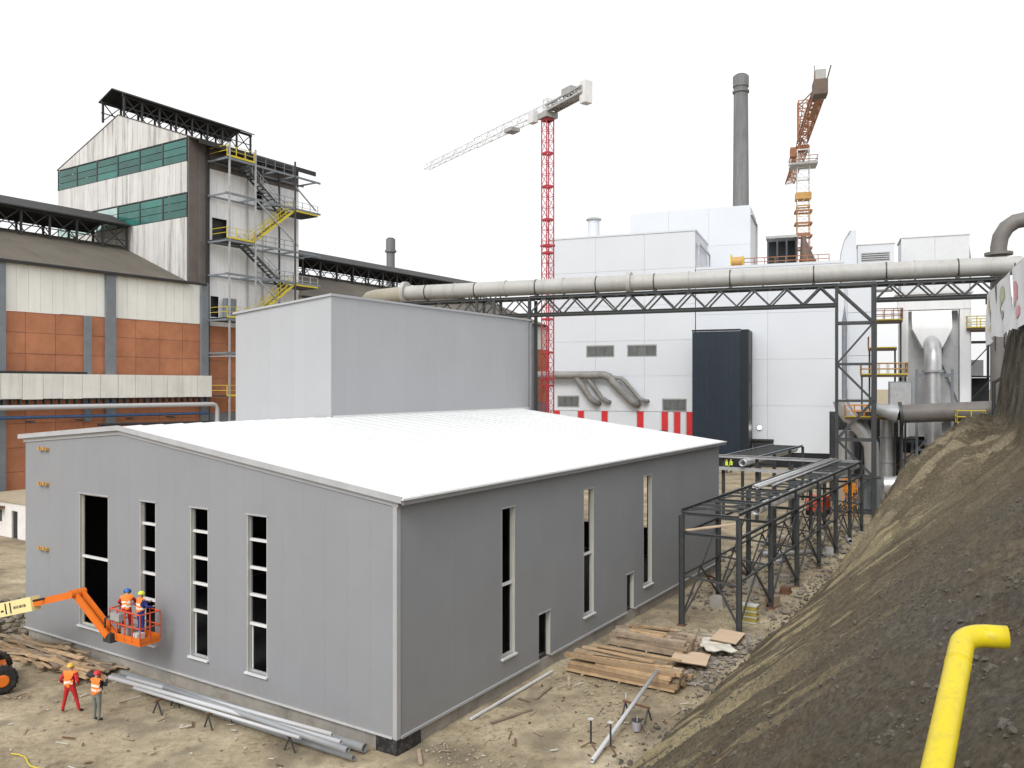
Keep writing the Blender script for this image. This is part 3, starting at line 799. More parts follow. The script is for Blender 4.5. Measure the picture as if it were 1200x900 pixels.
# tower
TT0, TT1, TW = 35.0, 50.6, 25.8
TR = 12.9
tower = hall_thing('smelter_tower', 'tall stained white factory tower with two green window bands and black roof monitor', 'building', 0, FS)
ttop = lambda y: 38.75 + (43.3 - 38.75) * (1 - abs(y - TR) / TR)
bands = [(30.15, 32.85), (36.15, 38.75)]
PG = lambda u, d, z: (TT0 + d, u, z)
clad(tower, 'gable_sheet', clad_rusty, PG, 0.3, TW, lambda y: max(10.0, bz(y) - 0.3), 30.15, 1.0, 0.12, gap=0.03)
clad(tower, 'gable_sheet', clad_rusty, PG, 0.3, TW, 32.85, 36.15, 1.0, 0.12, gap=0.03)
clad(tower, 'gable_sheet', clad_rusty, PG, 0.3, TW, 38.75, ttop, 1.0, 0.12, gap=0.03, breaks=(TR,))
for bi, (z0, z1) in enumerate(bands):
    fr = MB()
    fr.box(TT0 + 0.02, 0.3, z0, TT0 + 0.1, TW, z0 + 0.10); fr.box(TT0 + 0.02, 0.3, z1 - 0.1, TT0 + 0.1, TW, z1)
    nb = 6
    for i in range(nb + 1):
        y = 0.3 + (TW - 0.3) * i / nb; fr.box(TT0, max(0.3, y - 0.12), z0 + 0.11, TT0 + 0.11, min(TW, y + 0.12), z1 - 0.11)
    band = fr.build('window_band', steel_dark, tower)
    for i in range(nb):
        for j in range(3):
            ya, yb = 0.3 + (TW - 0.3) * i / nb + 0.14, 0.3 + (TW - 0.3) * (i + 1) / nb - 0.14
            za, zc = z0 + 0.12 + (z1 - z0 - 0.24) * j / 3, z0 + 0.12 + (z1 - z0 - 0.24) * (j + 1) / 3 - 0.07
            pale = bi == 0 and i >= 3 and not (i == 4 and j == 2)  # panes painted pale for the sky showing through
            bx('pane', glass_skylit if pale else glass_green, band, TT0 + 0.05, ya, za, TT0 + 0.09, yb, zc)
# side wall (towards the yard): dark rusty strip, then white sheets
PT = lambda u, d, z: (u, d, z)
clad(tower, 'side_sheet_dark', clad_dark, PT, TT0, 37.2, 22.9, 38.7, 1.1, 0.12, gap=0.03)
side_holes = [(38.0, 40.0, 28.0, 30.6), (37.8, 38.9, 19.6, 21.9), (44.0, 45.0, 32.6, 34.7)]
clad(tower, 'side_sheet', clad_white, PT, 37.5, TT1, 18.6, 38.6, 1.09, 0.12, side_holes, gap=0.03)
bx('side_backing', steel_black, tower, TT0 + 0.2, 0.6, 10, TT1 - 0.2, 0.9, 38.4)
bx('corner_post', steel_black, tower, 37.2, -0.25, 0, 37.5, 0.1, 38.7)
bx('top_dark_panel', clad_dark, tower, 37.6, -0.06, 35.9, TT1 - 0.1, -0.004, 38.5)  # dark panel standing just proud of the side wall below the eave
clad(tower, 'rear_sheet', clad_white, lambda u, d, z: (TT1 - d, u, z), 0.3, TW, 20.0, ttop, 3.0, 0.12, gap=0.03, breaks=(TR,))
clad(tower, 'left_sheet', clad_white, lambda u, d, z: (u, TW - d, z), TT0 + 0.2, TT1 - 0.2, 10.0, 38.6, 3.0, 0.12, gap=0.03)
for y0, y1 in ((-1.9, TR), (TR, TW + 0.15)):
    k = 8
    for i in range(k):
        a, b = TT0 - 0.06 + (TT1 - TT0 + 1.0) * i / k + 0.01, TT0 - 0.06 + (TT1 - TT0 + 1.0) * (i + 1) / k - 0.01
        m = MB(); z0, z1 = ttop(y0), ttop(y1)
        m.hexa([(a, y0, z0 + 0.02), (b, y0, z0 + 0.02), (b, y1, z1 + 0.02), (a, y1, z1 + 0.02), (a, y0, z0 + 0.12), (b, y0, z0 + 0.12), (b, y1, z1 + 0.12), (a, y1, z1 + 0.12)])
        m.build('roof_sheet', roof_brown, tower)
bx('eave_fascia', roof_black, tower, TT0 - 0.06, -2.02, 37.72, TT1 + 0.94, -1.905, 38.25)
monitor(tower, 34.2, 52.4, TR, 2.7, lambda y: ttop(y) + 0.1, 45.0, 46.1, 2.3)

# stair scaffold in front of the tower's side wall
stair = hall_thing('stair_tower', 'grey steel stair tower with yellow landings on the side of the factory tower', 'stair tower', 0, FS)
zs = [36.8, 27.95, 19.4, 10.9]
ya, yb = -0.4, -3.3
near0, near1, far0, far1 = 37.4, 41.0, 46.9, 50.4
for t in (37.7, 41.2, 47.0):
    for y in ((yb,) if t != 47.0 else (ya - 0.2, yb)):
        m = MB(); m.bar((t, y, 0), (t, y, 38.3), 0.16); m.build('post', galv if t != 47.0 else steel_dark, stair)
m = MB(); m.bar((42.6, -0.25, 19), (42.6, -0.25, 38), 0.14); m.build('post', galv, stair)
m = MB(); m.bar((44.8, -0.25, 19), (44.8, -0.25, 38), 0.14); m.build('post', galv, stair)
def landing(t0, t1, z, rail=True, col=yellow_paint):
    g = bx('landing', steel_black, stair, t0, yb, z - 0.12, t1, ya, z)
    bx('toe_board', yellow_paint, g, (t0, yb - 0.06, z - 0.06, t1, yb - 0.004, z + 0.15))
    m = MB()
    if rail:
        for h in (0.6, 1.15): m.bar((t0, yb, z + h), (t1, yb, z + h), 0.05); m.bar((t0, yb, z + h), (t0, ya, z + h), 0.05)
        k = max(1, round((t1 - t0) / 1.2))
        for i in range(k + 1): m.bar((t0 + (t1 - t0) * i / k, yb, z), (t0 + (t1 - t0) * i / k, yb, z + 1.15), 0.07)
        m.build('handrail', col, g)
def flight(ta, za, tb, zb, y0, y1, railcol):
    m = MB()
    for y in (y0, y1): m.bar((ta, y, za), (tb, y, zb), 0.08, 0.26)
    f = m.build('stair_flight', steel_dark if railcol is not yellow_paint else yellow_paint, stair)
    n = 14
    for i in range(1, n):
        k = i / n; t = ta + (tb - ta) * k; z = za + (zb - za) * k
        bx('tread', steel_dark, f, t - 0.15, y0 + 0.05, z, t + 0.15, y1 - 0.05, z + 0.04)
    m = MB()
    for y in (y0, y1):
        for h in (0.55, 1.1): m.bar((ta, y, za + h), (tb, y, zb + h), 0.055)
        for i in range(0, 6):
            k = i / 5; m.bar((ta + (tb - ta) * k, y, za + (zb - za) * k), (ta + (tb - ta) * k, y, za + (zb - za) * k + 1.1), 0.06)
    m.build('handrail', railcol, f)
for i, z in enumerate(zs):
    landing(near0, near1, z)
    if i < len(zs) - 1:
        zm = (z + zs[i + 1]) / 2 + 0.15
        landing(far0, far1 + 0.2, zm, True, galv)
        flight(near1, z, far0, zm, -1.6, -0.6, galv)
        flight(far0, zm, near1, zs[i + 1], -3.2, -2.2, yellow_paint)
        # grey ring beams at the half level and level, with raking struts
        for zz in (zm + 0.25, z - 0.25):
            m = MB(); m.bar((near0 - 0.2, yb, zz), (far1 + 0.6, yb, zz), 0.16, 0.22); m.bar((near0 - 0.2, ya, zz), (far1 + 0.6, ya, zz), 0.14, 0.2)
            for t in (near0, 41.2, 44.2, 47.0, far1): m.bar((t, ya, zz), (t, yb, zz), 0.12, 0.18)
            for h in (0.6, 1.15): m.bar((near1 + 0.3, yb, zz + h), (far0, yb, zz + h), 0.05)
            for q in range(5): m.bar((near1 + 0.3 + q * 1.35, yb, zz), (near1 + 0.3 + q * 1.35, yb, zz + 1.15), 0.05)
            m.build('ring_beam', steel_grey, stair)
        m = MB(); m.bar((near1 + 0.3, yb, zm + 0.2), (far0 + 0.6, yb, zm - 4.1), 0.14); m.build('raking_strut', galv, stair)
m = MB(); m.bar((47.2, -3.0, 35.6), (50.6, -3.0, 33.2), 0.14); m.build('raking_strut', galv, stair)
m = MB()
for zz in (15.2,): m.bar((near0 - 0.2, yb, zz), (far1, yb, zz), 0.14, 0.2); m.bar((near0, ya, zz), (near0, yb, zz), 0.12)
m.build('ring_beam', galv, stair)
bx('switch_cabinet', steel_grey, stair, 39.0, -1.1, 19.5, 40.4, -0.5, 21.7)

# low white outbuilding at the left edge of the yard
shed = thing('white_outbuilding', 'small low white plastered outbuilding with a dark door at the left edge', 'outbuilding', st(12.8, 47.6), ROT)
# local: x = t, y = s; wall towards the yard is x = 0
m = MB(); m.box(0.0, 0.0, 0.0, 0.3, 2.1, 2.8); m.box(0.0, 3.0, 0.0, 0.3, 9.0, 2.8); m.box(0.0, 2.1, 2.15, 0.3, 3.0, 2.8); m.box(0.302, 0.0, 0.0, 5.0, 0.3, 2.8); m.build('wall', white_plaster, shed)
bx('rear_wall', white_plaster, shed, 5.01, 0.0, 0.0, 5.3, 9.0, 2.8)
bx('roof', M('roof_tan', (0.40, 0.34, 0.25), 0.85), shed, -0.15, -0.2, 2.81, 5.45, 9.0, 3.0)
bx('door', steel_black, shed, 0.12, 2.11, 0.02, 0.2, 2.99, 2.14)
w = bx('window', steel_dark, shed, -0.05, 4.5, 1.2, -0.004, 5.2, 2.1); bx('pane', glass_dark, w, -0.07, 4.58, 1.28, -0.052, 5.12, 2.02)
bx('awning', steel_rust, shed, -0.7, 4.0, 2.3, -0.01, 5.9, 2.42)
# ------------------------------------------------------------------ the white works behind
# frame: x to the right along its face, y away from the yard
WORG = Vector((27.97, 125.0, 0))
def works_thing(name, label, cat, x=0.0, y=0.0, z=0.0, group=None):
    c, s_ = math.cos(WROT), math.sin(WROT)
    return thing(name, label, cat, WORG + Vector((c * x - s_ * y, s_ * x + c * y, z)), WROT, group)
works = works_thing('white_works', 'huge white panel-clad factory building behind the grey hall', 'building')
wins = [(-17.25, -12.65, 16.5, 18.4), (-10.6, -5.9, 16.5, 18.4), (-22.1, -18.4, 8.5, 10.4), (-5.1, -1.3, 8.0, 10.0)]
def panel_grid(parent, name, mat, P, u0, u1, z0, z1, pw, ph, holes=(), gap=0.025, thick=0.15, nu=None):
    nu = nu or max(1, round((u1 - u0) / pw)); nz_ = max(1, round((z1 - z0) / ph))
    for j in range(nz_):
        a, b = z0 + (z1 - z0) * j / nz_ + gap / 2, z0 + (z1 - z0) * (j + 1) / nz_ - gap / 2
        clad(parent, name, mat, P, u0, u1, a, b, (u1 - u0) / nu, thick, holes, gap)
PW = lambda u, d, z: (u, d, z)
panel_grid(works, 'wall_panel', works_white, PW, -23.5, -0.05, 8.0, 35.6, 7.8, 4.6 * 1.25, wins)
panel_grid(works, 'wall_panel', works_white, PW, 0.05, 21.0, 2.2, 29.6, 10.5, 6.1)
bx('plinth', works_plinth, works, (-23.5, 0.02, 0, -0.02, 0.4, 7.9))
bx('plinth_dark', navy_dark, works, (0.0, 0.02, 0, 21.0, 0.4, 2.1))
bx('core', works_white, works, (-23.4, 0.5, 0, -0.4, 14, 35.3), (0.1, 0.5, 0, 20.9, 30, 29.3))
# right side of the taller part
panel_grid(works, 'side_panel', works_white, lambda u, d, z: (-0.04 - d, u, z), 0.2, 14, 29.7, 35.6, 7, 6)
bx('parapet', works_white, works, (-23.6, -0.08, 35.62, 0.06, 14.1, 35.9), (0.08, -0.06, 29.62, 21.1, 0.3, 30.0))
# high rear block
panel_grid(works, 'rear_block_panel', works_white, lambda u, d, z: (u, 22 + d, z), -15.2, 6.2, 30, 43.6, 7.4, 7.6)
panel_grid(works, 'rear_block_panel', works_white, lambda u, d, z: (6.25 - d, u, z), 22.2, 34, 30, 43.4, 6, 7.6)
bx('rear_block_core', works_white, works, -15.0, 22.3, 20, 5.9, 36, 43.4)
m = MB(); m.bar((6.45, 22.0, 42.0), (6.45, 33.0, 42.0), 0.3); m.bar((6.45, 33.0, 42.0), (6.45, 33.0, 30), 0.25); m.build('downpipe', galv, works)
m = MB(); m.bar((0.4, 0.8, 33.8), (0.4, 13.0, 33.8), 0.28); m.bar((0.4, 0.8, 33.8), (0.4, 0.8, 29.7), 0.22); m.bar((0.4, 13.0, 33.8), (0.4, 13.0, 29.7), 0.22); m.build('pipe_bridge', galv, works)
for w in wins:
    o = bx('window', M('window_frame', (0.3, 0.31, 0.31), 0.5), works, (w[0], 0.05, w[2], w[1], 0.12, w[2] + 0.18), (w[0], 0.05, w[3] - 0.18, w[1], 0.12, w[3]),
           (w[0], 0.05, w[2] + 0.185, w[0] + 0.18, 0.12, w[3] - 0.185), (w[1] - 0.18, 0.05, w[2] + 0.185, w[1], 0.12, w[3] - 0.185))
    k = 3
    for i in range(k):
        a, b = w[0] + 0.2 + (w[1] - w[0] - 0.4) * i / k + 0.03, w[0] + 0.2 + (w[1] - w[0] - 0.4) * (i + 1) / k - 0.03
        bx('pane', glass_dark, o, a, 0.08, w[2] + 0.2, b, 0.11, w[3] - 0.2)
# red bars painted on white base panels
for px0, w in ((-22.6, 0.9), (-18.6, 0.95), (-14.7, 0.95), (-9.0, 1.0), (-5.15, 0.95), (-3.25, 0.95), (-1.35, 0.9)):
    bx('red_bar', red_paint, works, px0, -0.05, 4.2, px0 + w, -0.004, 8.0)
for a, b in ((-21.6, -18.7), (-17.5, -14.8), (-13.6, -9.1), (-7.9, -5.3), (-4.1, -3.4), (-2.2, -1.5)):
    bx('white_bar', works_white, works, a, -0.04, 4.2, b, -0.003, 7.95)
bx('dock_opening_shade', flat_black, works, -10.0, -0.12, 3.4, -4.4, -0.06, 5.1)  # black slab on the wall, painted for the shade inside an opening
# soot-dark ducts on the wall
dm = M('duct_sooty', (0.24, 0.235, 0.225), 0.6, 0, 0.25, 0.4, dirt=(0.10, 0.095, 0.09), dscale=0.5, damount=0.7)
m = MB(); m.tube([(-25, -1.2, 13.7), (-14.0, -1.2, 13.7), (-13.2, -1.2, 13.4), (-12.6, -1.2, 12.6), (-9.6, -1.2, 9.6), (-9.0, -0.9, 9.2), (-9.0, 0.2, 9.1)], 0.62, 12); m.build('wall_duct', dm, works)
m = MB(); m.tube([(-18.6, -1.2, 13.6), (-18.2, -1.2, 12.8), (-16.2, -1.2, 10.0), (-15.4, -0.9, 9.3), (-15.2, 0.2, 9.2)], 0.5, 12); m.build('wall_duct', dm, works)
m = MB(); m.tube([(-16.8, -1.0, 13.6), (-16.3, -1.0, 12.6), (-14.4, -1.0, 10.0), (-13.6, -0.7, 9.5), (-13.4, 0.2, 9.4)], 0.36, 10); m.build('wall_duct', dm, works)
m = MB(); m.tube([(-12.9, -1.1, 13.3), (-11.4, -1.0, 13.2), (-10.8, -1.0, 12.8), (-8.3, -1.0, 9.9), (-7.5, -0.8, 9.6), (-7.3, 0.2, 9.6)], 0.34, 10); m.build('wall_duct', dm, works)
# navy portal
portal = works_thing('navy_portal', 'tall dark navy sheet-metal gate tower standing against the white works', 'gate', 0.45, -6.2)
for i in range(8):
    bx('sheet', navy, portal, i * 0.85 + 0.004, 0, 2.0, (i + 1) * 0.85 - 0.004, 0.2, 19.8)
bx('frame', navy_dark, portal, (6.82, -0.02, 0.1, 7.9, 6.1, 20.0), (0.0, 0.22, 0.1, 6.8, 6.1, 19.7), (-0.05, -0.05, 19.85, 6.8, 0.2, 20.1))  # side box in the darker navy: its shade is put into the colour
bx('base', navy_dark, portal, 0, -0.02, 0.0, 6.8, 0.2, 1.9)
bx('side_louvre', steel_black, portal, (7.91, 1.2, 12.5, 7.96, 4.6, 15.2), (7.91, 1.2, 7.0, 7.96, 4.6, 9.0))
lamp = works_thing('wall_lamp', 'lit white floodlight on the white works beside the navy portal', 'lamp', 9.4, -0.35, 5.8)
m = MB(); m.tube([(0, 0.3, 0), (0, 0.0, 0)], [0.16, 0.3], 12); m.build('housing', galv, lamp)
m = MB(); m.tube([(0, -0.03, 0), (0, -0.05, 0)], 0.24, 12); m.build('lens', lamp_glow, lamp)
dark_dock = works_thing('loading_opening_shade', 'solid black block standing for the shade inside a low loading opening at the foot of the white works right of the portal', 'opening', 8.4, -0.3)
m = MB(); m.box(0, 0, 0, 2.9, 0.25, 0.8); m.box(0, 0.15, 0.8, 2.9, 0.25, 3.8); m.box(-0.1, -0.1, 3.8, 3.0, 0.25, 4.1); m.build('black_block', steel_black, dark_dock)  # solid block; the shade inside the opening is put into its black colour

# things on the works' roof
def roof_thing(name, label, cat, x, y, z=29.9): return works_thing(name, label, cat, x, y, z)
o = roof_thing('roof_machine', 'yellow winch machine standing on the white works roof', 'machine', 4.8, 3.0)
m = MB(); m.box(0, 0, 0, 2.0, 1.4, 0.3); m.build('skid', crane_ochre, o)
m = MB(); m.tube([(0.2, 0.7, 1.2), (1.8, 0.7, 1.2)], 0.75, 14); m.build('drum', crane_ochre, o)
m = MB(); m.box(0.0, 0.1, 0.3, 0.18, 1.3, 2.3); m.box(1.82, 0.1, 0.3, 2.0, 1.3, 2.0); m.build('side_plate', yellow_paint, o)
o = roof_thing('roof_railing', 'orange safety railing along the edge of the white works roof', 'railing', 7.0, 1.5)
for i in range(9):
    m = MB(); m.bar((i * 1.5, 0, 0), (i * 1.5, 0, 1.3), 0.11); m.build('stanchion', crane_rust, o)
m = MB(); m.bar((0, 0, 1.3), (12, 0, 1.3), 0.11); m.bar((0, 0, 0.7), (12, 0, 0.7), 0.1); m.build('rail', crane_rust, o)
o = roof_thing('dark_penthouse', 'black open-sided roof housing on the white works below the orange crane', 'housing', 9.9, 8.0)
bx('rear_wall', steel_black, o, 0, 3.5, 0, 4.4, 3.8, 5.2); bx('roof', crane_grey, o, -0.2, 0, 5.21, 4.5, 4.0, 5.6)
bx('side_wall', navy_dark, o, 4.15, 0.2, 0, 4.4, 3.49, 5.2)
for x in (0.0, 1.4, 2.8): bx('post', M('steel_navy', (0.05, 0.06, 0.08), 0.5), o, x, 0.1, 0, x + 0.25, 0.35, 5.2)
bx('base_wall', crane_brown, o, 0.0, -0.2, 0, 4.4, 0.05, 1.2)
o = roof_thing('rusty_hopper', 'dark rusty tapering hopper beside the black roof housing', 'hopper', 15.9, 9.0)
m = MB(); m.tube([(0, 0, 0), (0, 0, 1.5), (-0.6, 0, 4.6), (-0.6, 0, 5.4)], [1.25, 1.2, 0.45, 0.4], 14); m.build('shell', crane_brown, o)
m = MB(); m.tube([(0, 0, 1.45), (0, 0, 1.65)], 1.3, 14); m.build('rim', crane_rust, o)
o = roof_thing('white_fin', 'tall white curved vent cowl on the right end of the white works roof', 'vent', 20.6, 3.0, 0)
m = MB(); prof = [(0, 20), (2.1, 20), (2.1, 34.8), (1.3, 34.6), (0.6, 33.2), (0.15, 31.4)]; m.prism(prof, 0, 2.2, 'y'); m.build('cowl', works_white, o)
m = MB(); m.tube([(-0.12, -0.05, 30), (0.05, -0.05, 31.6), (0.5, -0.05, 33.3), (1.3, -0.05, 34.7)], 0.1, 6); m.build('edge_trim', galv, o)
o = roof_thing('louvre_housing', 'low white plant housing with a grey louvre strip above the duct bridge', 'housing', 22.9, 4.0, 0)
bx('box', works_white, o, 0, 0, 26, 4.9, 4, 32.6); lv = bx('louvre', galv, o, 0.5, -0.06, 30.2, 4.3, -0.004, 31.5)
for i in range(4): bx('slat', steel_dark, lv, 0.55, -0.1, 30.3 + i * 0.3, 4.25, -0.065, 30.42 + i * 0.3)
bx('roof_edge', trim_white, o, -0.1, -0.1, 32.62, 5.0, 4.1, 32.8)
o = roof_thing('white_silo_house', 'pale grey tall box-shaped plant tower behind the duct bridge at right', 'tower', 29.0, 8.0, 0)
panel_grid(o, 'wall_panel', M('plant_pale', (0.62, 0.64, 0.66), 0.5, 0, 0.03), PW, 0, 9.0, 4, 33.9, 4.5, 6)
bx('core', works_white, o, 0.1, 0.3, 0, 8.8, 7, 33.7)
bx('roof_edge', trim_white, o, -0.1, -0.1, 33.91, 9.1, 7.1, 34.1)
m = MB(); m.tube([(9.1, 1.5, 26), (9.3, 1.5, 29.5), (8.95, 1.5, 33.4)], 0.18, 8); m.build('side_pipe', steel_dark, o)
o = works_thing('roof_vent_stack', 'short white vent stack with a dark cap on the white works roof', 'vent', -18.2, 8.0, 35.3)
m = MB(); m.tube([(0, 0, 0), (0, 0, 4.7)], 0.98, 18); m.build('stack', works_white, o)
m = MB(); m.tube([(0, 0, 4.72), (0, 0, 4.95), (0, 0, 5.25)], [1.3, 1.3, 0.4], 18); m.build('cap', crane_grey, o)

def chimney(name, label, X, Y, ztop, r0, r1, mat, rings):
    o = thing(name, label, 'chimney', (X, Y, 0))
    m = MB(); N = 14
    m.tube([(0, 0, ztop * k / N) for k in range(N + 1)], [r0 + (r1 - r0) * k / N for k in range(N + 1)], 24); m.build('shaft', mat, o)
    for (z, dr, h) in rings:
        r = r0 + (r1 - r0) * z / ztop
        m = MB(); m.tube([(0, 0, z), (0, 0, z + h)], r + dr, 24); m.build('ring', mat, o)
    m = MB(); m.tube([(0, 0, ztop + 0.003), (0, 0, ztop + 0.2)], r1 * 0.8, 18); m.build('mouth', flat_black, o)
    return o
chimney('smokestack', 'tall tapering dark grey concrete smokestack behind the white works', 48.0, 172.0, 77.0, 2.05, 1.42, stack_grey,
        [(44.0, 0.3, 0.5), (73.4, 0.25, 0.4), (74.6, 0.18, 2.2)])
chimney('small_chimney', 'small dark chimney rising behind the brick works roof', -22.2, 150.0, 38.8, 0.9, 0.75, stack_grey, [(36.4, 0.3, 0.35), (36.8, 0.1, 2.0)])

# ------------------------------------------------------------------ tower cranes
def lattice(m, p, q, w, h, n, ch=0.12, br=0.07, tri=False, side=None):
    p, q = Vector(p), Vector(q); d = (q - p).normalized()
    a = Vector((0, 0, 1)) if abs(d.z) < 0.7 else (side or Vector((1, 0, 0)))
    sx = d.cross(a).normalized(); sz = sx.cross(d).normalized()
    def corners(c):
        if tri: return [c + sx * w / 2 - sz * h / 2, c - sx * w / 2 - sz * h / 2, c + sz * h / 2]
        return [c + sx * w / 2 + sz * h / 2, c - sx * w / 2 + sz * h / 2, c - sx * w / 2 - sz * h / 2, c + sx * w / 2 - sz * h / 2]
    cp, cq = corners(p), corners(q)
    k = len(cp)
    for i in range(k): m.bar(cp[i], cq[i], ch)
    for j in range(n):
        c0, c1 = corners(p.lerp(q, j / n)), corners(p.lerp(q, (j + 1) / n))
        for i in range(k):
            i2 = (i + 1) % k
            if j % 2: m.bar(c0[i], c1[i2], br)
            else: m.bar(c0[i2], c1[i], br)
            m.bar(c1[i], c1[i2], br)
def crane(name, label, X, Y, zt, direction, jib, cjib, mw, cols, hgt=1.2, jb=1.0):
    cm, cj, cw, cc = cols
    o = thing(name, label, 'crane', (X, Y, 0), math.atan2(direction[1], direction[0]))
    nsec = 11; seg = (zt - 0.8) / nsec
    for i in range(nsec):
        m = MB(); lattice(m, (0, 0, i * seg), (0, 0, (i + 1) * seg - 0.03), mw, mw, 3, 0.11, 0.05)
        for a_, b_ in (((-1, -1), (1, -1)), ((1, -1), (1, 1)), ((1, 1), (-1, 1)), ((-1, 1), (-1, -1))):
            m.bar((a_[0] * mw / 2, a_[1] * mw / 2, (i + 1) * seg - 0.15), (b_[0] * mw / 2, b_[1] * mw / 2, (i + 1) * seg - 0.15), 0.14, 0.2)
        m.build('mast_section', cm[i % len(cm)], o)
    bx('slewing_ring', cc, o, -0.9, -0.9, zt - 0.78, 0.9, 0.9, zt - 0.1)
    m = MB(); lattice(m, (0.5, 0, zt + hgt / 2), (jib * 0.55, 0, zt + hgt / 2), 1.1 * jb, hgt, 9, 0.10 * jb, 0.05 * jb, True)
    lattice(m, (jib * 0.55, 0, zt + hgt / 2 - 0.1), (jib, 0, zt + hgt / 2 - 0.2), 0.9 * jb, hgt * 0.75, 8, 0.08 * jb, 0.045 * jb, True); m.build('jib', cj, o)
    return o
d = Vector((-17.4, 26.0)).normalized()
o = crane('red_tower_crane', 'red and white tower crane with its long jib pointing away left', 4.35, 100.0, 45.3, d, 31.5, 8, 1.05, ([crane_red], crane_white, crane_grey, crane_grey))
m = MB(); lattice(m, (-0.5, 0, 45.6), (-7.4, 0, 45.9), 1.3, 0.7, 6, 0.2, 0.1); m.box(-7.4, -0.6, 45.4, -0.6, 0.6, 45.55); m.build('counter_jib', crane_grey, o)
m = MB(); m.box(-7.9, -0.55, 44.3, -6.9, 0.55, 46.8); m.build('counterweight', crane_white, o)
bx('winch', crane_grey, o, -5.2, -0.5, 46.25, -3.4, 0.5, 47.0)
bx('cab', crane_white, o, 0.9, 0.75, 44.2, 2.0, 1.5, 45.6)
bx('trolley', crane_grey, o, 7.0, -0.7, 44.9, 8.6, 0.7, 45.4)
m = MB(); lattice(m, (0, 0, 45.3), (0, 0, 46.9), 0.8, 0.8, 2, 0.12, 0.06); m.build('tower_head', crane_white, o)
for i in (3, 7):
    m = MB()
    for a_, b_ in (((-.62, -.62), (.62, -.62)), ((.62, -.62), (.62, .62)), ((.62, .62), (-.62, .62)), ((-.62, .62), (-.62, -.62))): m.bar((*a_, i * 4.05 + 0.7), (*b_, i * 4.05 + 0.7), 0.12, 0.22)
    m.build('mast_collar', crane_red, o)
d = Vector((6.8, 27.0)).normalized()
o = crane('orange_tower_crane', 'rusty orange tower crane above the white works seen from behind its counterweight', 49.7, 140.0, 53.0, d, 27.5, 26, 2.0,
          ([crane_white, crane_white, crane_white, crane_white, crane_white, crane_white, crane_white, crane_rust, crane_ochre, crane_white, crane_white], crane_rust, crane_brown, crane_rust), 1.6, 1.9)
m = MB(); lattice(m, (-0.5, 0, 54.2), (-25, 0, 54.2), 1.5, 1.2, 12, 0.2, 0.11); m.box(-24, -0.4, 53.45, -12, 0.4, 53.6); m.build('counter_jib', crane_rust, o)
m = MB()
for k in range(3): m.box(-25.2 + k * 0.9, -0.95, 53.2, -24.4 + k * 0.9, 0.95, 55.3)
m.build('counterweight', crane_brown, o)
bx('winch_house', crane_grey, o, -25.0, -0.7, 55.32, -22.6, 0.7, 56.7)
m = MB(); m.bar((-24.9, 0.85, 55.2), (-24.9, 0.85, 57.3), 0.1); m.bar((-24.9, -0.85, 55.2), (-25.4, -1.3, 57.0), 0.13); m.build('mast_pole', crane_brown, o)
m = MB(); lattice(m, (0, 0, 53.6), (0, 0, 60.5), 1.6, 1.6, 5, 0.22, 0.12); m.build('tower_head', crane_rust, o)
m = MB(); m.bar((0, 0.6, 60), (-22, 0.6, 54.8), 0.14); m.bar((0, -0.6, 60), (-22, -0.6, 54.8), 0.14); m.bar((0, 0, 60), (18, 0, 55), 0.12); m.build('tie_rod', crane_rust, o)
bx('platform', crane_grey, o, -1.9, -2.2, 49.4, 1.9, 2.2, 49.7)
m = MB()
for a, b in (((-1.9, -2.2), (1.9, -2.2)), ((1.9, -2.2), (1.9, 2.2)), ((1.9, 2.2), (-1.9, 2.2)), ((-1.9, 2.2), (-1.9, -2.2))):
    for h in (50.2, 50.8): m.bar((*a, h), (*b, h), 0.1)
m.build('platform_rail', crane_rust, o)
bx('cab', crane_rust, o, 0.6, 1.0, 51.4, 2.2, 2.0, 53.0)
bx('climbing_frame', crane_ochre, o, -1.25, -1.25, 43.7, 1.25, 1.25, 44.8)
for i in range(4):
    m = MB(); z = 41.5 - i * 2.1
    for y in (-1.3, 1.3): m.box(-1.3, y - 0.1, z, 1.3, y + 0.1, z + 0.32)
    for x in (-1.3, 1.3): m.box(x - 0.1, -1.19, z, x + 0.1, 1.19, z + 0.32)
    m.build('climbing_ring', crane_rust, o)
# ------------------------------------------------------------------ duct bridge and lattice gantry (same direction as the works)
GORG = Vector((31.2, 75.0, 0))
def gant_pt(x, y, z=0.0):
    c, s_ = math.cos(WROT), math.sin(WROT)
    return GORG + Vector((c * x - s_ * y, s_ * x + c * y, z))
def gant_thing(name, label, cat, x=0.0, y=0.0, z=0.0, group=None):
    return thing(name, label, cat, gant_pt(x, y, z), WROT, group)
duct = gant_thing('overhead_duct', 'long cream flue duct carried overhead across the site on a steel bridge', 'duct')
def dseg(pts, r, mat, name='duct_section', n=24):
    m = MB(); m.tube(pts, r, n); return m.build(name, mat, duct)
ZD = 22.45
joints = [13.5, 5.2, -1.0, -8.0, -15.0, -21.0, -28.0, -34.5, -40.5, -46.6]
for a, b in zip(joints[:-1], joints[1:]): dseg([(a - 0.03, 1.0, ZD), (b + 0.03, 1.0, ZD)], 0.82, duct_cream)
for x, r in ((-21.0, 1.12), (-46.7, 1.3)): dseg([(x + 0.22, 1.0, ZD), (x - 0.22, 1.0, ZD)], r, duct_cream, 'flange')
for x in (5.2, -1.0, -8.0, -15.0, -28.0, -34.5, -40.5): dseg([(x + 0.06, 1.0, ZD), (x - 0.06, 1.0, ZD)], 0.9, duct_cream, 'flange')
dseg([(-46.9, 1.0, ZD - 0.1), (-50.6, 1.2, ZD - 0.3), (-51.6, 1.6, ZD - 0.4), (-52.6, 2.6, ZD - 0.7), (-53.4, 4.5, ZD - 1.3), (-54.0, 8, ZD - 2.6)], 0.9, duct_tan, 'bend')
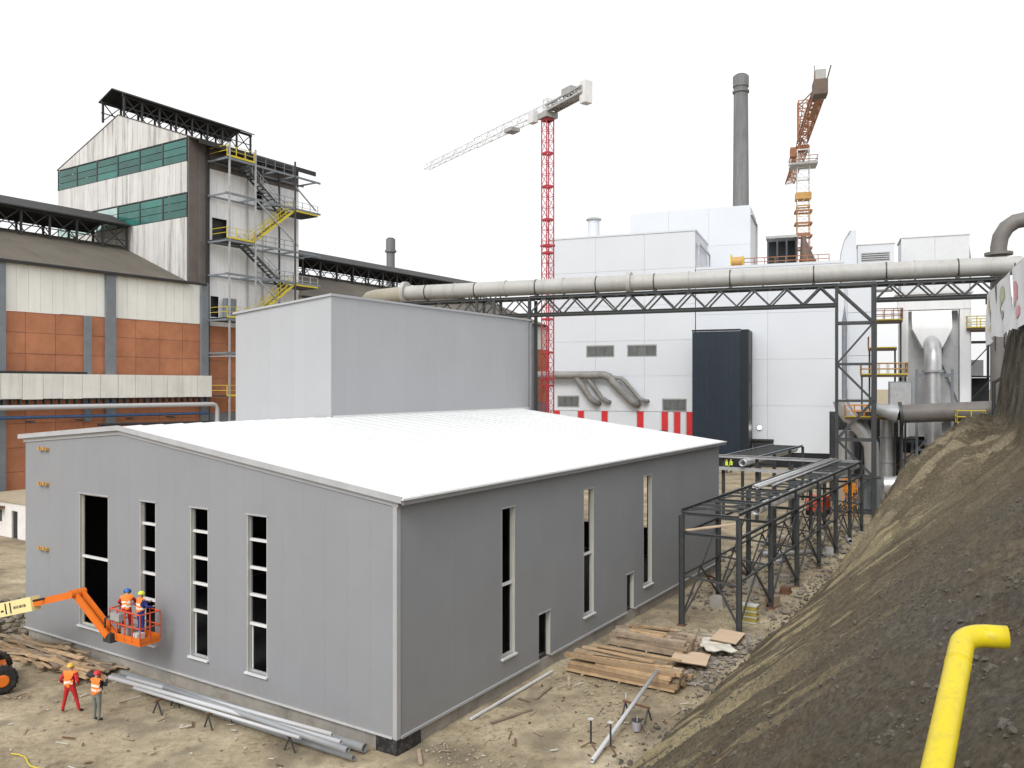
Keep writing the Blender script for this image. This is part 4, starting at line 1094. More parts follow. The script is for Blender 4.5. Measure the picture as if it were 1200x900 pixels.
for x in (8.6, 2.8, -3.4, -11.0, -18.4, -24.4, -31.0, -38.0, -44.0):
    m = MB(); m.tube([(x - 0.06, 1.0, ZD), (x + 0.06, 1.0, ZD)], 0.86, 24); m.box(x - 0.14, 0.6, 21.3, x + 0.14, 1.4, ZD - 0.72)
    m.build('duct_saddle', steel_dark, duct)
gantry = gant_thing('duct_gantry', 'dark grey steel lattice bridge carrying the overhead duct with a tall braced leg', 'gantry')
def truss(x0, x1, zb, zt, n, ys=(0.0, 2.0), ch=0.26, br=0.15):
    for y in ys:
        m = MB(); m.hbeam((x0, y, zt), (x1, y, zt), 0.26, ch, 0.05); m.build('top_chord', steel_dark, gantry)
        m = MB(); m.hbeam((x0, y, zb), (x1, y, zb), 0.26, ch, 0.05); m.build('bottom_chord', steel_dark, gantry)
        for i in range(n):
            a, b = x0 + (x1 - x0) * i / n, x0 + (x1 - x0) * (i + 1) / n; c = (a + b) / 2
            m = MB(); m.bar((a, y, zb + 0.12), (c, y, zt - 0.12), br); m.build('diagonal', steel_dark, gantry)
            m = MB(); m.bar((c, y, zt - 0.12), (b, y, zb + 0.12), br); m.build('diagonal', steel_dark, gantry)
    for i in range(n + 1):
        x = x0 + (x1 - x0) * i / n
        m = MB(); m.bar((x, ys[0], zt), (x, ys[1], zt), 0.2, 0.2); m.build('cross_beam', steel_dark, gantry)
truss(-31.4, -1.3, 19.5, 21.3, 10)
truss(-46.5, -31.6, 19.5, 21.25, 5, br=0.12)
truss(2.0, 11.4, 19.85, 21.3, 4)
m = MB(); m.bar((-1.25, 0, 21.28), (1.95, 0, 21.32), 0.3, 0.3); m.bar((-1.25, 2, 21.28), (1.95, 2, 21.32), 0.3, 0.3); m.build('head_beam', steel_dark, gantry)
# braced leg beside the pipe rack
for x, y, w in ((-1.4, 0, 0.28), (-1.4, 2.0, 0.26), (1.75, 0, 0.40), (1.75, 2.0, 0.28)):
    m = MB(); m.hbeam((x, y, 0), (x, y, 21.4), w, w, 0.06); m.build('leg', steel_dark, gantry)
lv = [21.0, 17.8, 14.0, 10.6, 7.0, 3.6, 0.4]
for i in range(len(lv) - 1):
    for y in (0.0, 2.0):
        a, b = (-1.4, 1.75) if i % 2 == 0 else (1.75, -1.4)
        m = MB(); m.bar((a, y, lv[i]), (b, y, lv[i + 1]), 0.16); m.build('brace', steel_dark, gantry)
        m = MB(); m.bar((-1.4, y, lv[i + 1]), (1.75, y, lv[i + 1]), 0.16, 0.2); m.build('tie', steel_dark, gantry)
    for x in (-1.4, 1.75):
        m = MB(); m.bar((x, 0, lv[i]), (x, 2.0, lv[i + 1]), 0.12); m.bar((x, 0, lv[i + 1]), (x, 2, lv[i + 1]), 0.12); m.build('side_brace', steel_dark, gantry)
# slender leg by the pale block and trestle further left
for x in (-31.45,):
    for y in (0.0, 2.0):
        m = MB(); m.bar((x, y, 0), (x, y, 21.1), 0.3); m.build('leg', steel_black, gantry)
for x in (-35.5, -37.5):
    for y in (0.0, 2.0):
        m = MB(); m.bar((x, y, 0), (x, y, 21.1), 0.26); m.build('leg', steel_dark, gantry)
m = MB()
for y in (0.0, 2.0): m.bar((-35.5, y, 19.6), (-37.5, y, 17.0), 0.14); m.bar((-37.5, y, 19.6), (-35.5, y, 17.0), 0.14)
m.build('brace', steel_dark, gantry)

# brown duct with elbow that climbs behind the banners
o = gant_thing('brown_riser_duct', 'brown-grey round riser duct with an elbow behind the duct bridge at right', 'duct')
m = MB(); m.tube([(12.2, 3.5, 5), (12.2, 3.5, 24.5), (12.35, 3.5, 25.4), (12.8, 3.5, 26.2), (13.5, 3.5, 26.7), (14.4, 3.5, 26.85), (22, 3.5, 26.85)], 0.68, 20); m.build('riser', duct_brown, o)
m = MB(); m.tube([(12.2, 3.5, 23.75), (12.2, 3.5, 24.0)], 1.15, 20); m.build('flange', duct_brown, o)
m = MB(); m.tube([(12.2, 3.5, 19.4), (12.2, 3.5, 19.9)], 1.05, 20); m.build('clamp', steel_black, o)

# ------------------------------------------------------------------ dust filter and its platforms, right of the gantry leg
FX = 4.45
flt = gant_thing('dust_filter', 'white boxy dust filter with a funnel inlet and round down-duct at right', 'filter', FX, 9.0, 0.4)
flt.scale = (0.9, 1, 1)
filter_white = M('filter_white', (0.85, 0.86, 0.87), 0.45, 0, 0.04, 0.4, streak=(0.6, 0.58, 0.55), damount=0.3)
# local x: 0 .. 7.2
for x in (0.0, 6.0):
    bx('frame_post', filter_white, flt, x, 0, 6.5, x + 0.95, 0.9, 20.3)
bx('head_beam', filter_white, flt, -0.1, -0.05, 19.1, 7.05, 0.95, 20.6)
bx('cap_sheet', trim_white, flt, -0.3, -0.3, 20.62, 7.25, 5.2, 20.8)
bx('side_panel', filter_white, flt, 6.97, 0.5, 8.0, 7.15, 5.0, 20.3)
bx('back_panel', M('filter_grey', (0.60, 0.61, 0.62), 0.5, 0, 0.1), flt, 0.96, 1.3, 6.5, 5.99, 5.0, 19.05)
m = MB()
f0, f1 = [(1.3, 0.0, 19.0), (5.2, 0.0, 19.0), (5.2, 1.25, 19.0), (1.3, 1.25, 19.0)], [(1.3, -0.5, 17.2), (5.2, -0.5, 17.2), (5.2, 1.25, 17.2), (1.3, 1.25, 17.2)]
f2 = [(2.3, -0.9, 15.3), (4.2, -0.9, 15.3), (4.2, 1.25, 15.3), (2.3, 1.25, 15.3)]
m.hexa(f1 + f0); m.hexa(f2 + [(p[0], p[1], p[2] - 0.003) for p in f1]); m.build('funnel', filter_white, flt)
m = MB(); m.prism([(4.7, 17.0), (5.95, 15.2), (5.95, 10.0), (4.3, 14.0)], 0.6, 1.25, 'y'); m.build('recess_shade', M('filter_mid', (0.50, 0.51, 0.52), 0.5), flt)  # grey wedge painted for the dark triangular recess beside the funnel
m = MB(); m.tube([(3.2, 0.6, 15.6), (3.2, -0.4, 15.7), (3.2, -1.1, 15.4), (3.2, -1.5, 14.7), (3.2, -1.6, 13.8), (3.2, -1.6, 13.0)], 0.88, 20); m.build('elbow', alu, flt)
m = MB(); m.tube([(3.2, -1.6, 12.9), (3.2, -1.6, 1.5)], 0.82, 20); m.build('down_duct', alu, flt)
for z in (13.0, 9.6, 6.0): m = MB(); m.tube([(3.2, -1.6, z - 0.1), (3.2, -1.6, z + 0.1)], 1.08, 20); m.build('duct_flange', galv, flt)
bx('lower_ledge', works_white, flt, 4.2, -0.3, 8.2, 5.95, 1.2, 9.2)
for x in (1.6, 5.0):
    m = MB(); m.bar((x, -1.9, 0), (x, -1.9, 13.2), 0.25); m.build('support_leg', steel_grey, flt)
    m = MB(); m.bar((x, 2.5, 0), (x, 2.5, 8.0), 0.3); m.build('support_leg', steel_grey, flt)
m = MB(); m.bar((1.6, -1.9, 12.6), (5.0, -1.9, 12.6), 0.2, 0.3); m.build('support_tie', steel_grey, flt)
m = MB(); m.bar((1.6, -1.9, 5.4), (5.0, -1.9, 5.4), 0.15, 0.2); m.bar((1.6, -1.9, 5.4), (5.0, -1.9, 9.2), 0.12); m.build('support_tie', steel_grey, flt)

def platform(name, label, x0, x1, y0, y1, z, railmat, sides='fblr', edge=yellow_paint, legs=True):
    o = gant_thing(name, label, 'platform', x0, y0, z)
    w, d_ = x1 - x0, y1 - y0
    bx('deck', crane_brown, o, 0, 0, -0.24, w, d_, 0)
    bx('edge_strip', edge, o, 0, -0.06, -0.03, w, -0.004, 0.09)
    m = MB()
    ed = {'f': ((0, 0), (w, 0)), 'b': ((0, d_), (w, d_)), 'l': ((0, 0), (0, d_)), 'r': ((w, 0), (w, d_))}
    for k in sides:
        a, b = ed[k]
        for h in (0.55, 1.1): m.bar((*a, h), (*b, h), 0.08)
        n = max(1, round((Vector(b) - Vector(a)).length / 0.9))
        for i in range(n + 1):
            p = Vector(a).lerp(Vector(b), i / n); m.bar((p.x, p.y, 0), (p.x, p.y, 1.1), 0.07)
    m.build('railing', railmat, o)
    if legs:
        for x in (0.1, w - 0.1):
            m = MB(); m.bar((x, d_ / 2, -z), (x, d_ / 2, -0.19), 0.16); m.build('leg', steel_dark, o)
    return o
platform('service_platform', 'steel service platform with yellow edge left of the white dust filter, middle level', 0.9, 5.0, 6.0, 8.6, 13.1, crane_ochre)
platform('service_platform', 'upper steel service platform with pink-orange railing beside the dust filter top', 2.2, 4.6, 6.4, 8.6, 18.4, crane_rust)
platform('service_platform', 'small dark step platform between the two levels left of the dust filter', 1.6, 4.1, 6.6, 8.4, 15.7, crane_rust, 'l')
platform('service_platform', 'steel platform with yellow railing on the right side of the dust filter', 10.4, 12.9, 8.6, 12.0, 17.6, yellow_paint)
platform('service_platform', 'orange railed platform low behind the gantry leg next to the grey pipe', -0.6, 4.6, 4.4, 7.0, 9.0, orange_crate)
platform('service_platform', 'small yellow railed platform at the end of the big grey pipe by the cliff', 8.6, 10.8, 1.2, 3.2, 8.7, yellow_paint, 'fblr')
o = gant_thing('flow_pipe', 'thick brown-grey horizontal pipe running to the cliff below the dust filter', 'pipe')
m = MB(); m.tube([(4.2, 3.6, 9.35), (7.5, 3.4, 9.55), (14.5, 2.6, 9.95)], 0.86, 20); m.build('barrel', duct_brown, o)
m = MB(); m.tube([(4.1, 3.6, 9.35), (4.35, 3.6, 9.37)], 1.15, 20); m.build('flange', steel_dark, o)
m = MB(); m.tube([(4.05, 3.6, 9.35), (2.6, 3.8, 9.7), (1.9, 4.2, 9.9)], [0.86, 0.6, 0.5], 16); m.build('cone', galv, o)
o = gant_thing('motor_cabinet', 'grey cabinet standing on the platform left of the dust filter', 'cabinet', 3.3, 4.8, 10.0)
bx('body', steel_grey, o, 0, 0, 0, 2.0, 1.2, 2.4); bx('door', galv, o, 0.1, -0.05, 0.1, 1.9, -0.004, 2.3)
# silver ducts near the foot of the gantry leg
o = gant_thing('silver_duct', 'silver bent duct sloping down behind the gantry leg', 'duct', 0, 0)
m = MB(); m.tube([(-1.0, 6, 10.6), (-0.8, 6, 9.9), (-0.3, 6, 9.1), (1.0, 6, 7.6), (1.8, 6, 6.2), (1.9, 6, 4.5), (1.9, 6, 0)], 0.72, 16); m.build('bend', alu, o)
m = MB(); m.tube([(0.2, 6, 8.52), (0.3, 6, 8.4)], 0.85, 16); m.build('flange', galv, o)
o = gant_thing('silver_standpipe', 'upright silver insulated pipe behind the gantry leg, left one', 'pipe', 0, 0)
m = MB(); m.tube([(-0.4, 8, 0), (-0.4, 8, 7.5)], 0.75, 16); m.build('shell', alu, o)
o = gant_thing('silver_standpipe', 'upright silver insulated pipe between gantry leg and dust filter', 'pipe', 0, 0)
m = MB(); m.tube([(3.3, 8, 0), (3.3, 8, 9.0)], 0.62, 16); m.build('shell', alu, o)
for z in (2.0, 4.4, 6.8): m = MB(); m.tube([(3.3, 8, z), (3.3, 8, z + 0.15)], 0.72, 16); m.build('band', galv, o)
o = gant_thing('silver_low_pipe', 'fat silver horizontal pipe disappearing behind the slope', 'pipe', 0, 0)
m = MB(); m.tube([(2.6, 1.0, 2.9), (9.5, 1.0, 3.1)], 0.82, 18); m.build('shell', alu, o)
for x in (3.6, 5.0, 6.4): m = MB(); m.tube([(x, 1.0, 2.95), (x + 0.1, 1.0, 2.95)], 0.87, 18); m.build('band', galv, o)
o = gant_thing('under_structure', 'dark open steel process structure behind the gantry leg and grey pipe', 'structure', -2.0, 10.5)
bx('dark_backdrop', steel_black, o, 0, 3.5, 0, 15.5, 3.8, 9.2)  # black sheet added as a backdrop so the space behind the posts reads dark
for x in (0.3, 3.0, 6.0, 9.0, 12.0, 15.0):
    m = MB(); m.hbeam((x, 0, 0), (x, 0, 9.2), 0.3, 0.3, 0.05); m.build('post', steel_dark, o)
m = MB()
for z in (3.4, 6.4, 9.0): m.bar((0.2, -0.05, z), (15.2, -0.05, z), 0.2, 0.3)
m.build('beam', steel_dark, o)
for x, z, c in ((6.9, 6.6, trim_cream), (6.9, 3.7, trim_cream), (7.3, 0.8, works_white), (4.3, 3.7, galv), (9.8, 3.6, steel_rust)):
    bx('equipment_box', c, o, x, 0.3, z, x + 1.2, 1.6, z + 1.4)
m = MB(); m.bar((3, -0.2, 0.3), (6, -0.2, 3.3), 0.14); m.bar((6, -0.2, 3.6), (9, -0.2, 6.3), 0.14); m.build('brace', steel_rust, o)
o = gant_thing('pale_tower', 'narrow pale panelled tower with a pointed pipe behind the gantry leg', 'tower', 1.6, 26)
for k in range(5): bx('wall_panel', works_white, o, -1.5, -0.4, k * 5.2 + 0.02, 1.5, 1.6, k * 5.2 + 5.18)
m = MB(); m.tube([(-1.9, -1.6, 8), (-1.9, -1.6, 19.5), (-1.9, -1.6, 21.5)], [0.3, 0.3, 0.02], 8); m.build('spire_pipe', steel_grey, o)

o = gant_thing('access_tower', 'dark narrow steel access tower between the dust filter and the cliff', 'tower', 10.6, 12.6)
for x in (0.0, 2.6):
    for y in (0.0, 2.4):
        m = MB(); m.bar((x, y, 0), (x, y, 19.5), 0.22); m.build('post', steel_black, o)
for z in (6.0, 9.5, 13.0, 16.5):
    bx('floor', steel_black, o, -0.1, -0.1, z - 0.15, 2.7, 2.5, z)
    m = MB(); m.bar((0, 0, z - 3.3), (2.6, 0, z - 0.2), 0.1); m.build('brace', steel_dark, o)
bx('panel', steel_black, o, (0.12, 2.2, 9.6, 2.48, 2.35, 12.8), (0.12, 2.2, 2.0, 2.48, 2.35, 9.3))
bx('tank', galv, o, 0.5, 0.5, 13.02, 1.9, 1.8, 14.6)

# ------------------------------------------------------------------ pipe rack along the hall
rack = hall_thing('pipe_rack', 'long low dark steel pipe rack between the grey hall and the slope', 'pipe rack')
TS = [18.8, 24.4, 30.1, 36.0, 41.3, 46.6, 51.6]
SL, SR = -2.5, -5.4
ZT, ZM = 5.62, 4.62
for t in TS:
    for s in (SL, SR):
        m = MB(); m.hbeam((t, s, 0.0), (t, s, ZT - 0.1), 0.24, 0.24, 0.035, (0, 1, 0)); o = m.build('post', steel_dark, rack)
        m = MB(); m.box(t - 0.2, s - 0.2, -0.02, t + 0.2, s + 0.2, 0.06); m.build('base_plate', steel_rust, o)
    for z, h in ((ZT, 0.16), (ZM, 0.14)):
        m = MB(); m.hbeam((t, SL, z), (t, SR, z), 0.14, h, 0.025); m.build('cross_beam', steel_dark, rack)
    m = MB(); m.bar((t, SL, 2.5), (t, SR, 2.3), 0.09); m.bar((t, SL, 0.3), (t, SL - 1.1, 2.4), 0.08); m.bar((t, SR, 0.3), (t, SR + 1.1, 2.3), 0.08); m.build('portal_brace', steel_dark, rack)
for s in (SL, SR):
    for z, h in ((ZT + 0.16, 0.15), (ZM, 0.12)):
        m = MB(); m.hbeam((TS[0], s, z), (TS[-1], s, z), 0.14, h, 0.025); m.build('rail_beam', steel_dark, rack)
for i in range(len(TS) - 1):
    a, b = TS[i], TS[i + 1]
    for k in (1, 2, 3):
        t = a + (b - a) * k / 4
        m = MB(); m.bar((t, SL, ZT + 0.1), (t, SR, ZT + 0.1), 0.09, 0.11); m.build('rung', steel_dark, rack)
    m = MB(); m.bar((a, SL, ZT + 0.1), (b, SR, ZT + 0.1), 0.06, 0.06); m.build('plan_brace', steel_dark, rack)
    for s in (SL, SR):
        m = MB(); m.bar((a, s, 0.4), ((a + b) / 2, s, 2.4), 0.08); m.bar((b, s, 0.4), ((a + b) / 2, s, 2.4), 0.08); m.bar((a, s, 2.5), (b, s, 2.5), 0.09)
        m.bar(((a + b) / 2, s, 2.4), (b, s, 4.5), 0.06)
        m.build('wall_brace', steel_dark, rack)
m = MB(); m.bar((TS[0] + 0.3, SL - 0.1, ZM + 0.1), (TS[0] + 3.4, SL - 1.7, ZM + 0.12), 0.28, 0.06); m.build('walk_plank', plywood, rack)
o = tag(MB().pipe([st(23.8, -4.75, 5.32), st(54, -4.75, 5.32)], 0.27, 0.03, 16).build('rack_pipe', alu), 'fat silver pipe with open end lying on the pipe rack', 'pipe', 'pipes on the rack')
for s, r, t0, mt, lab in ((-3.0, 0.10, 29.5, alu, 'thin silver pipe on the hall side of the rack top'), (-3.35, 0.10, 29.0, galv, 'second thin silver pipe from the hall side on the rack top'),
                     (-3.75, 0.07, 31.0, galv, 'thinnest grey pipe on the rack top beside the fat pipe')):
    z = ZT + 0.155 + r
    tag(MB().pipe([st(t0, s, z), st(52, s, z)], r, 0.02, 10).build('rack_pipe', mt), lab, 'pipe', 'pipes on the rack')
# cross rack beyond the hall's far corner
r2 = hall_thing('cross_rack', 'second steel pipe rack beyond the far corner of the grey hall', 'pipe rack')
for t, s in ((51.8, 6.2), (51.8, 3.2), (57.5, 6.2), (57.5, 3.2), (63.2, 6.2), (63.2, 3.2), (68.5, 6.2), (68.5, 3.2), (51.8, 0.2)):
    m = MB(); m.hbeam((t, s, 0), (t, s, 5.6), 0.24, 0.24, 0.035, (0, 1, 0)); m.build('post', steel_dark, r2)
for s in (6.2, 3.2):
    m = MB(); m.hbeam((51.8, s, 5.7), (68.5, s, 5.7), 0.16, 0.2, 0.03); m.build('rail_beam', steel_grey, r2)
for i in range(13):
    t = 52.4 + i * 1.3; m = MB(); m.bar((t, 6.2, 5.66), (t, 3.2, 5.66), 0.1, 0.12); m.build('rung', steel_dark, r2)
for t in (51.8, 57.5, 63.2, 68.5):
    m = MB(); m.hbeam((t, 6.2, 4.6), (t, 3.2, 4.6), 0.14, 0.16, 0.03); m.build('cross_beam', steel_dark, r2)
m = MB(); m.hbeam((51.5, 6.6, 5.72), (51.5, -5.2, 5.72), 0.22, 0.26, 0.03); m.build('front_beam', galv, r2)
m = MB(); m.box(51.2, -4.6, 4.5, 52.2, 6.6, 4.62); m.box(51.2, -4.6, 4.62, 51.25, 6.6, 4.8); m.build('cable_tray', galv, r2)
tag(MB().pipe([st(50.8, 4.2, 5.25), st(69.5, 4.2, 5.25)], 0.3, 0.03, 16).build('rack_pipe', alu), 'silver pipe hanging inside the far cross rack', 'pipe', 'pipes on the rack')
# ------------------------------------------------------------------ people
def ellipsoid(m, c, r, n=14, k=8, zmin=-1.0, mi=0):
    rows = []
    for j in range(k + 1):
        v = zmin + (1 - zmin) * j / k
        v = min(1.0, v); rr = math.sqrt(max(0.0, 1 - v * v))
        rows.append([(c[0] + r[0] * rr * math.cos(2 * math.pi * i / n), c[1] + r[1] * rr * math.sin(2 * math.pi * i / n), c[2] + r[2] * v) for i in range(n)])
    vs = [p for row in rows for p in row]
    fs = [(j * n + i, j * n + (i + 1) % n, (j + 1) * n + (i + 1) % n, (j + 1) * n + i) for j in range(k) for i in range(n)]
    m._add(vs, fs, True, mi); m._add(rows[0], [tuple(range(n))], False, mi)

def person(label, loc, rz, pose, mats, hat, vest, group):
    """local +x is where the person faces; pose gives joints that differ from standing.
    mats = (skin, jacket, trousers, shoes)"""
    J = dict(pel=(0, 0, 0.98), sp=(0, 0, 1.18), ch=(0, 0, 1.40), nk=(0.01, 0, 1.53), hd=(0.03, 0, 1.63), tp=(0.02, 0, 1.74), ns=(0.11, 0, 1.64),
             sl=(0, 0.19, 1.44), el=(0.0, 0.28, 1.16), wl=(0.10, 0.27, 0.93), al=(0.13, 0.26, 0.83), fl=(0.15, 0.25, 0.76), ul=(0.17, 0.21, 0.84),
             sr=(0, -0.19, 1.44), er=(0.0, -0.28, 1.16), wr=(0.10, -0.27, 0.93), ar=(0.13, -0.26, 0.83), fr=(0.15, -0.25, 0.76), ur=(0.17, -0.21, 0.84),
             hl=(0, 0.10, 0.92), kl=(0.03, 0.12, 0.50), nl=(0, 0.13, 0.09), tl=(0.17, 0.15, 0.04),
             hr=(0, -0.10, 0.92), kr=(0.03, -0.12, 0.50), nr=(0, -0.13, 0.09), tr=(0.17, -0.15, 0.04))
    J.update(pose)
    rad = dict(pel=0.155, sp=0.145, ch=0.165, nk=0.06, hd=0.095, tp=0.07, ns=0.022, s=0.085, e=0.055, w=0.04, a=0.045, f=0.022, u=0.018, h=0.105, k=0.07, n=0.055, t=0.045)
    E = [('pel', 'sp'), ('sp', 'ch'), ('ch', 'nk'), ('nk', 'hd'), ('hd', 'tp'), ('hd', 'ns')]
    for q in 'lr': E += [('ch', 's' + q), ('s' + q, 'e' + q), ('e' + q, 'w' + q), ('w' + q, 'a' + q), ('a' + q, 'f' + q), ('a' + q, 'u' + q), ('pel', 'h' + q), ('h' + q, 'k' + q), ('k' + q, 'n' + q), ('n' + q, 't' + q)]
    names = list(J); idx = {k: i for i, k in enumerate(names)}
    me = bpy.data.meshes.new('skeleton'); me.from_pydata([J[k] for k in names], [(idx[a], idx[b]) for a, b in E], [])
    tmp = bpy.data.objects.new('skeleton', me); COL.objects.link(tmp)
    md = tmp.modifiers.new('skin', 'SKIN'); md.use_smooth_shade = True
    for k in names:
        r = rad.get(k, rad.get(k[0], 0.05)); v = me.skin_vertices[0].data[idx[k]]
        v.radius = (r, r * (1.25 if k in ('ch', 'pel', 'sp') else 1.0)); v.use_root = (k == 'pel')
    sb = tmp.modifiers.new('sub', 'SUBSURF'); sb.levels = 2; sb.render_levels = 2
    dg = bpy.context.evaluated_depsgraph_get(); dg.update()
    body_me = bpy.data.meshes.new_from_object(tmp.evaluated_get(dg))
    bpy.data.objects.remove(tmp)
    body_me.name = 'body'
    segs = []
    for a, b in E:
        if a in ('nk', 'hd') or a[0] in 'wa' and a[0] != 'a' or a in ('al', 'ar'): k = 0
        elif a in ('sp', 'ch', 'sl', 'sr', 'el', 'er'): k = 1
        elif a[0] == 'n': k = 3
        elif a == 'pel' and b == 'sp': k = 1
        else: k = 2
        segs.append((Vector(J[a]), Vector(J[b]), k, a))
    def near(p):
        best = (9, 0, '')
        for a, b, k, nm in segs:
            d = b - a; t = max(0, min(1, (p - a).dot(d) / max(1e-9, d.length_squared))); e = (p - a - d * t).length
            if e < best[0]: best = (e, k, nm)
        return best
    body_me.materials.clear()
    for m in mats: body_me.materials.append(m)
    vestf = []
    for p in body_me.polygons:
        e, k, nm = near(p.center); p.material_index = k; p.use_smooth = True
        if nm in ('pel', 'sp', 'ch') and k == 1: vestf.append(p.index)
    root = thing('person', label, 'person', loc, rz, group)
    body = link('body', body_me, root)
    # vest: torso faces pushed out along their normals
    if vest:
        m = MB(); vmap = {}
        lo = min(body_me.polygons[i].center.z for i in vestf); hi = max(body_me.polygons[i].center.z for i in vestf)
        for i in vestf:
            p = body_me.polygons[i]; q = []
            for vi in p.vertices:
                if vi not in vmap: vmap[vi] = len(m.v); v = body_me.vertices[vi]; m.v.append(tuple(v.co + v.normal * 0.022))
                q.append(vmap[vi])
            fz = (p.center.z - lo) / max(1e-6, hi - lo)
            m.f.append(tuple(q)); m.s.append(True); m.m.append(1 if 0.22 < fz < 0.36 or 0.48 < fz < 0.58 else 0)
        m.build('vest', [vest, cloth_band], body, recalc=False)
    h = Vector(J['hd']) + (Vector(J['tp']) - Vector(J['nk'])).normalized() * 0.055
    m = MB(); ellipsoid(m, h, (0.135, 0.118, 0.125), zmin=0.05)
    m.tube([h + Vector((0, 0, -0.005)), h + Vector((0.02, 0, 0.012))], [0.15, 0.148], 16)
    m.build('helmet', hat, body)
    return root

def face(dx, dy): return math.atan2(dy, dx)
R_ = Vector((RX, RY)); L_ = Vector((-RY, RX))
away = face(0.25, 1.0)
# worker in red overalls, hands on hips, legs apart, back to the camera
person('worker in red overalls and yellow helmet standing on the ground with legs apart', st(-3.78, 12.41, 0.0), away + 0.2,
       dict(kl=(0.02, 0.20, 0.52), nl=(-0.02, 0.27, 0.09), tl=(0.14, 0.33, 0.04), kr=(0.06, -0.20, 0.52), nr=(0.05, -0.32, 0.09), tr=(0.21, -0.38, 0.04), hl=(0, .11, .92), hr=(0, -.11, .92),
            el=(-0.08, 0.34, 1.20), wl=(0.10, 0.24, 1.04), al=(0.15, 0.17, 1.02), fl=(0.2, 0.12, 1.0), ul=(0.16, 0.15, 1.06),
            er=(-0.08, -0.34, 1.20), wr=(0.10, -0.26, 1.04), ar=(0.15, -0.19, 1.02), fr=(0.2, -0.14, 1.0), ur=(0.16, -0.16, 1.06)),
       (skin_mat, cloth_red, cloth_red, cloth_dark), hat_yellow, cloth_orange, 'workers on site')
person('worker in orange vest, grey trousers and red helmet raising both arms', st(-3.69, 10.85, 0.0), away - 0.1,
       dict(el=(0.10, 0.36, 1.34), wl=(0.18, 0.30, 1.56), al=(0.18, 0.24, 1.64), fl=(0.17, 0.19, 1.70), ul=(0.13, 0.22, 1.62),
            er=(0.12, -0.33, 1.26), wr=(0.26, -0.20, 1.44), ar=(0.27, -0.13, 1.52), fr=(0.27, -0.08, 1.57), ur=(0.23, -0.12, 1.52), kl=(0.02, 0.10, 0.5), nl=(0, 0.11, 0.09), tl=(0.17, 0.13, 0.04),
            kr=(0.02, -0.10, 0.5), nr=(0, -0.10, 0.09), tr=(0.17, -0.12, 0.04)),
       (skin_mat, cloth_dark, cloth_grey, cloth_dark), hat_red, cloth_orange, 'workers on site')
m = MB(); m.tube([st(-3.62, 11.55, 1.50), st(-3.62, 11.40, 1.53), st(-3.60, 11.15, 1.56), st(-3.60, 11.02, 1.60)], [0.06, 0.10, 0.10, 0.05], 10)
tag(m.build('tool_bag', cloth_dark), 'dark bag held up at the shoulder of the red-helmeted worker', 'bag')
FLOOR = 2.12
person('worker in red jacket and blue helmet in the lift basket', st(-1.15, 13.05, FLOOR), face(*(R_ * 0.6 + L_ * 0.75)),
       dict(el=(0.22, 0.32, 1.24), wl=(0.40, 0.28, 1.12), al=(0.47, 0.27, 1.08), fl=(0.52, 0.26, 1.05), ul=(0.5, 0.23, 1.12),
            er=(0.24, -0.30, 1.22), wr=(0.42, -0.24, 1.12), ar=(0.49, -0.22, 1.1), fr=(0.54, -0.21, 1.07), ur=(0.5, -0.18, 1.13),
            sp=(0.03, 0, 1.18), ch=(0.10, 0, 1.38), nk=(0.15, 0, 1.50), hd=(0.20, 0, 1.59), tp=(0.22, 0, 1.70), ns=(0.28, 0, 1.57), sl=(0.09, .19, 1.41), sr=(0.09, -.19, 1.41)),
       (skin_mat, cloth_red, cloth_red, cloth_dark), hat_blue, cloth_orange, 'workers on site')
person('worker in blue overalls and lime helmet at the right end of the lift basket', st(-1.1, 12.20, FLOOR), face(*(R_ * 1.0 - L_ * 0.1)),
       dict(el=(0.2, 0.26, 1.22), wl=(0.42, 0.2, 1.26), al=(0.5, 0.19, 1.27), fl=(0.57, 0.18, 1.28), ul=(0.52, 0.15, 1.3),
            er=(0.12, -0.32, 1.2), wr=(0.34, -0.28, 1.16), ar=(0.42, -0.27, 1.16), fr=(0.48, -0.26, 1.16), ur=(0.44, -0.23, 1.2)),
       (skin_mat, cloth_blue, cloth_blue, cloth_dark), hat_lime, cloth_orange, 'workers on site')
for X, Y, a, lab in ((29.55, 113.0, 0.4, 'distant worker in lime vest by the navy portal, left one'), (30.3, 113.4, 2.2, 'distant worker in lime vest by the navy portal, right one')):
    person(lab, (X, Y, 0), a, {}, (skin_mat, cloth_lime, cloth_dark, cloth_dark), hat_yellow, cloth_lime, 'distant workers')

# ------------------------------------------------------------------ boom lift
lift = thing('boom_lift', 'orange boom lift with cream boom and a railed basket raised at the front wall', 'boom lift', (-19.9, 32.0, 0))
Ainv = Vector((-19.9, 32.0, 0))
def A(t, s, z): return st(t, s, z) - Ainv
m = MB(); m.bar(A(-3.15, 24.0, 1.35), A(-2.3, 17.66, 2.95), 0.42, 0.58); m.build('main_boom', boom_cream, lift)
m = MB(); m.bar(A(-2.32, 17.75, 2.93), A(-1.9, 15.25, 3.58), 0.22, 0.27); o = m.build('inner_boom', orange_paint, lift)
m = MB(); m.tube([A(-2.75, 17.0, 3.22), A(-1.5, 17.0, 3.22)], 0.05, 8); m.build('boom_pin', steel_black, o)
m = MB()
m.bar(A(-2.02, 15.3, 3.62), A(-1.72, 13.45, 2.12), 0.1, 0.27); m.bar(A(-1.74, 15.22, 3.62), A(-1.44, 13.4, 2.12), 0.1, 0.27); jib = m.build('jib', orange_paint, lift)
m = MB(); m.bar(A(-1.88, 15.0, 3.32), A(-1.6, 13.5, 2.1), 0.11); m.build('jib_cylinder', steel_black, jib)
m = MB(); m.tube([A(-2.2, 15.26, 3.60), A(-1.58, 15.26, 3.60)], 0.17, 12); m.build('elbow_joint', orange_paint, jib)
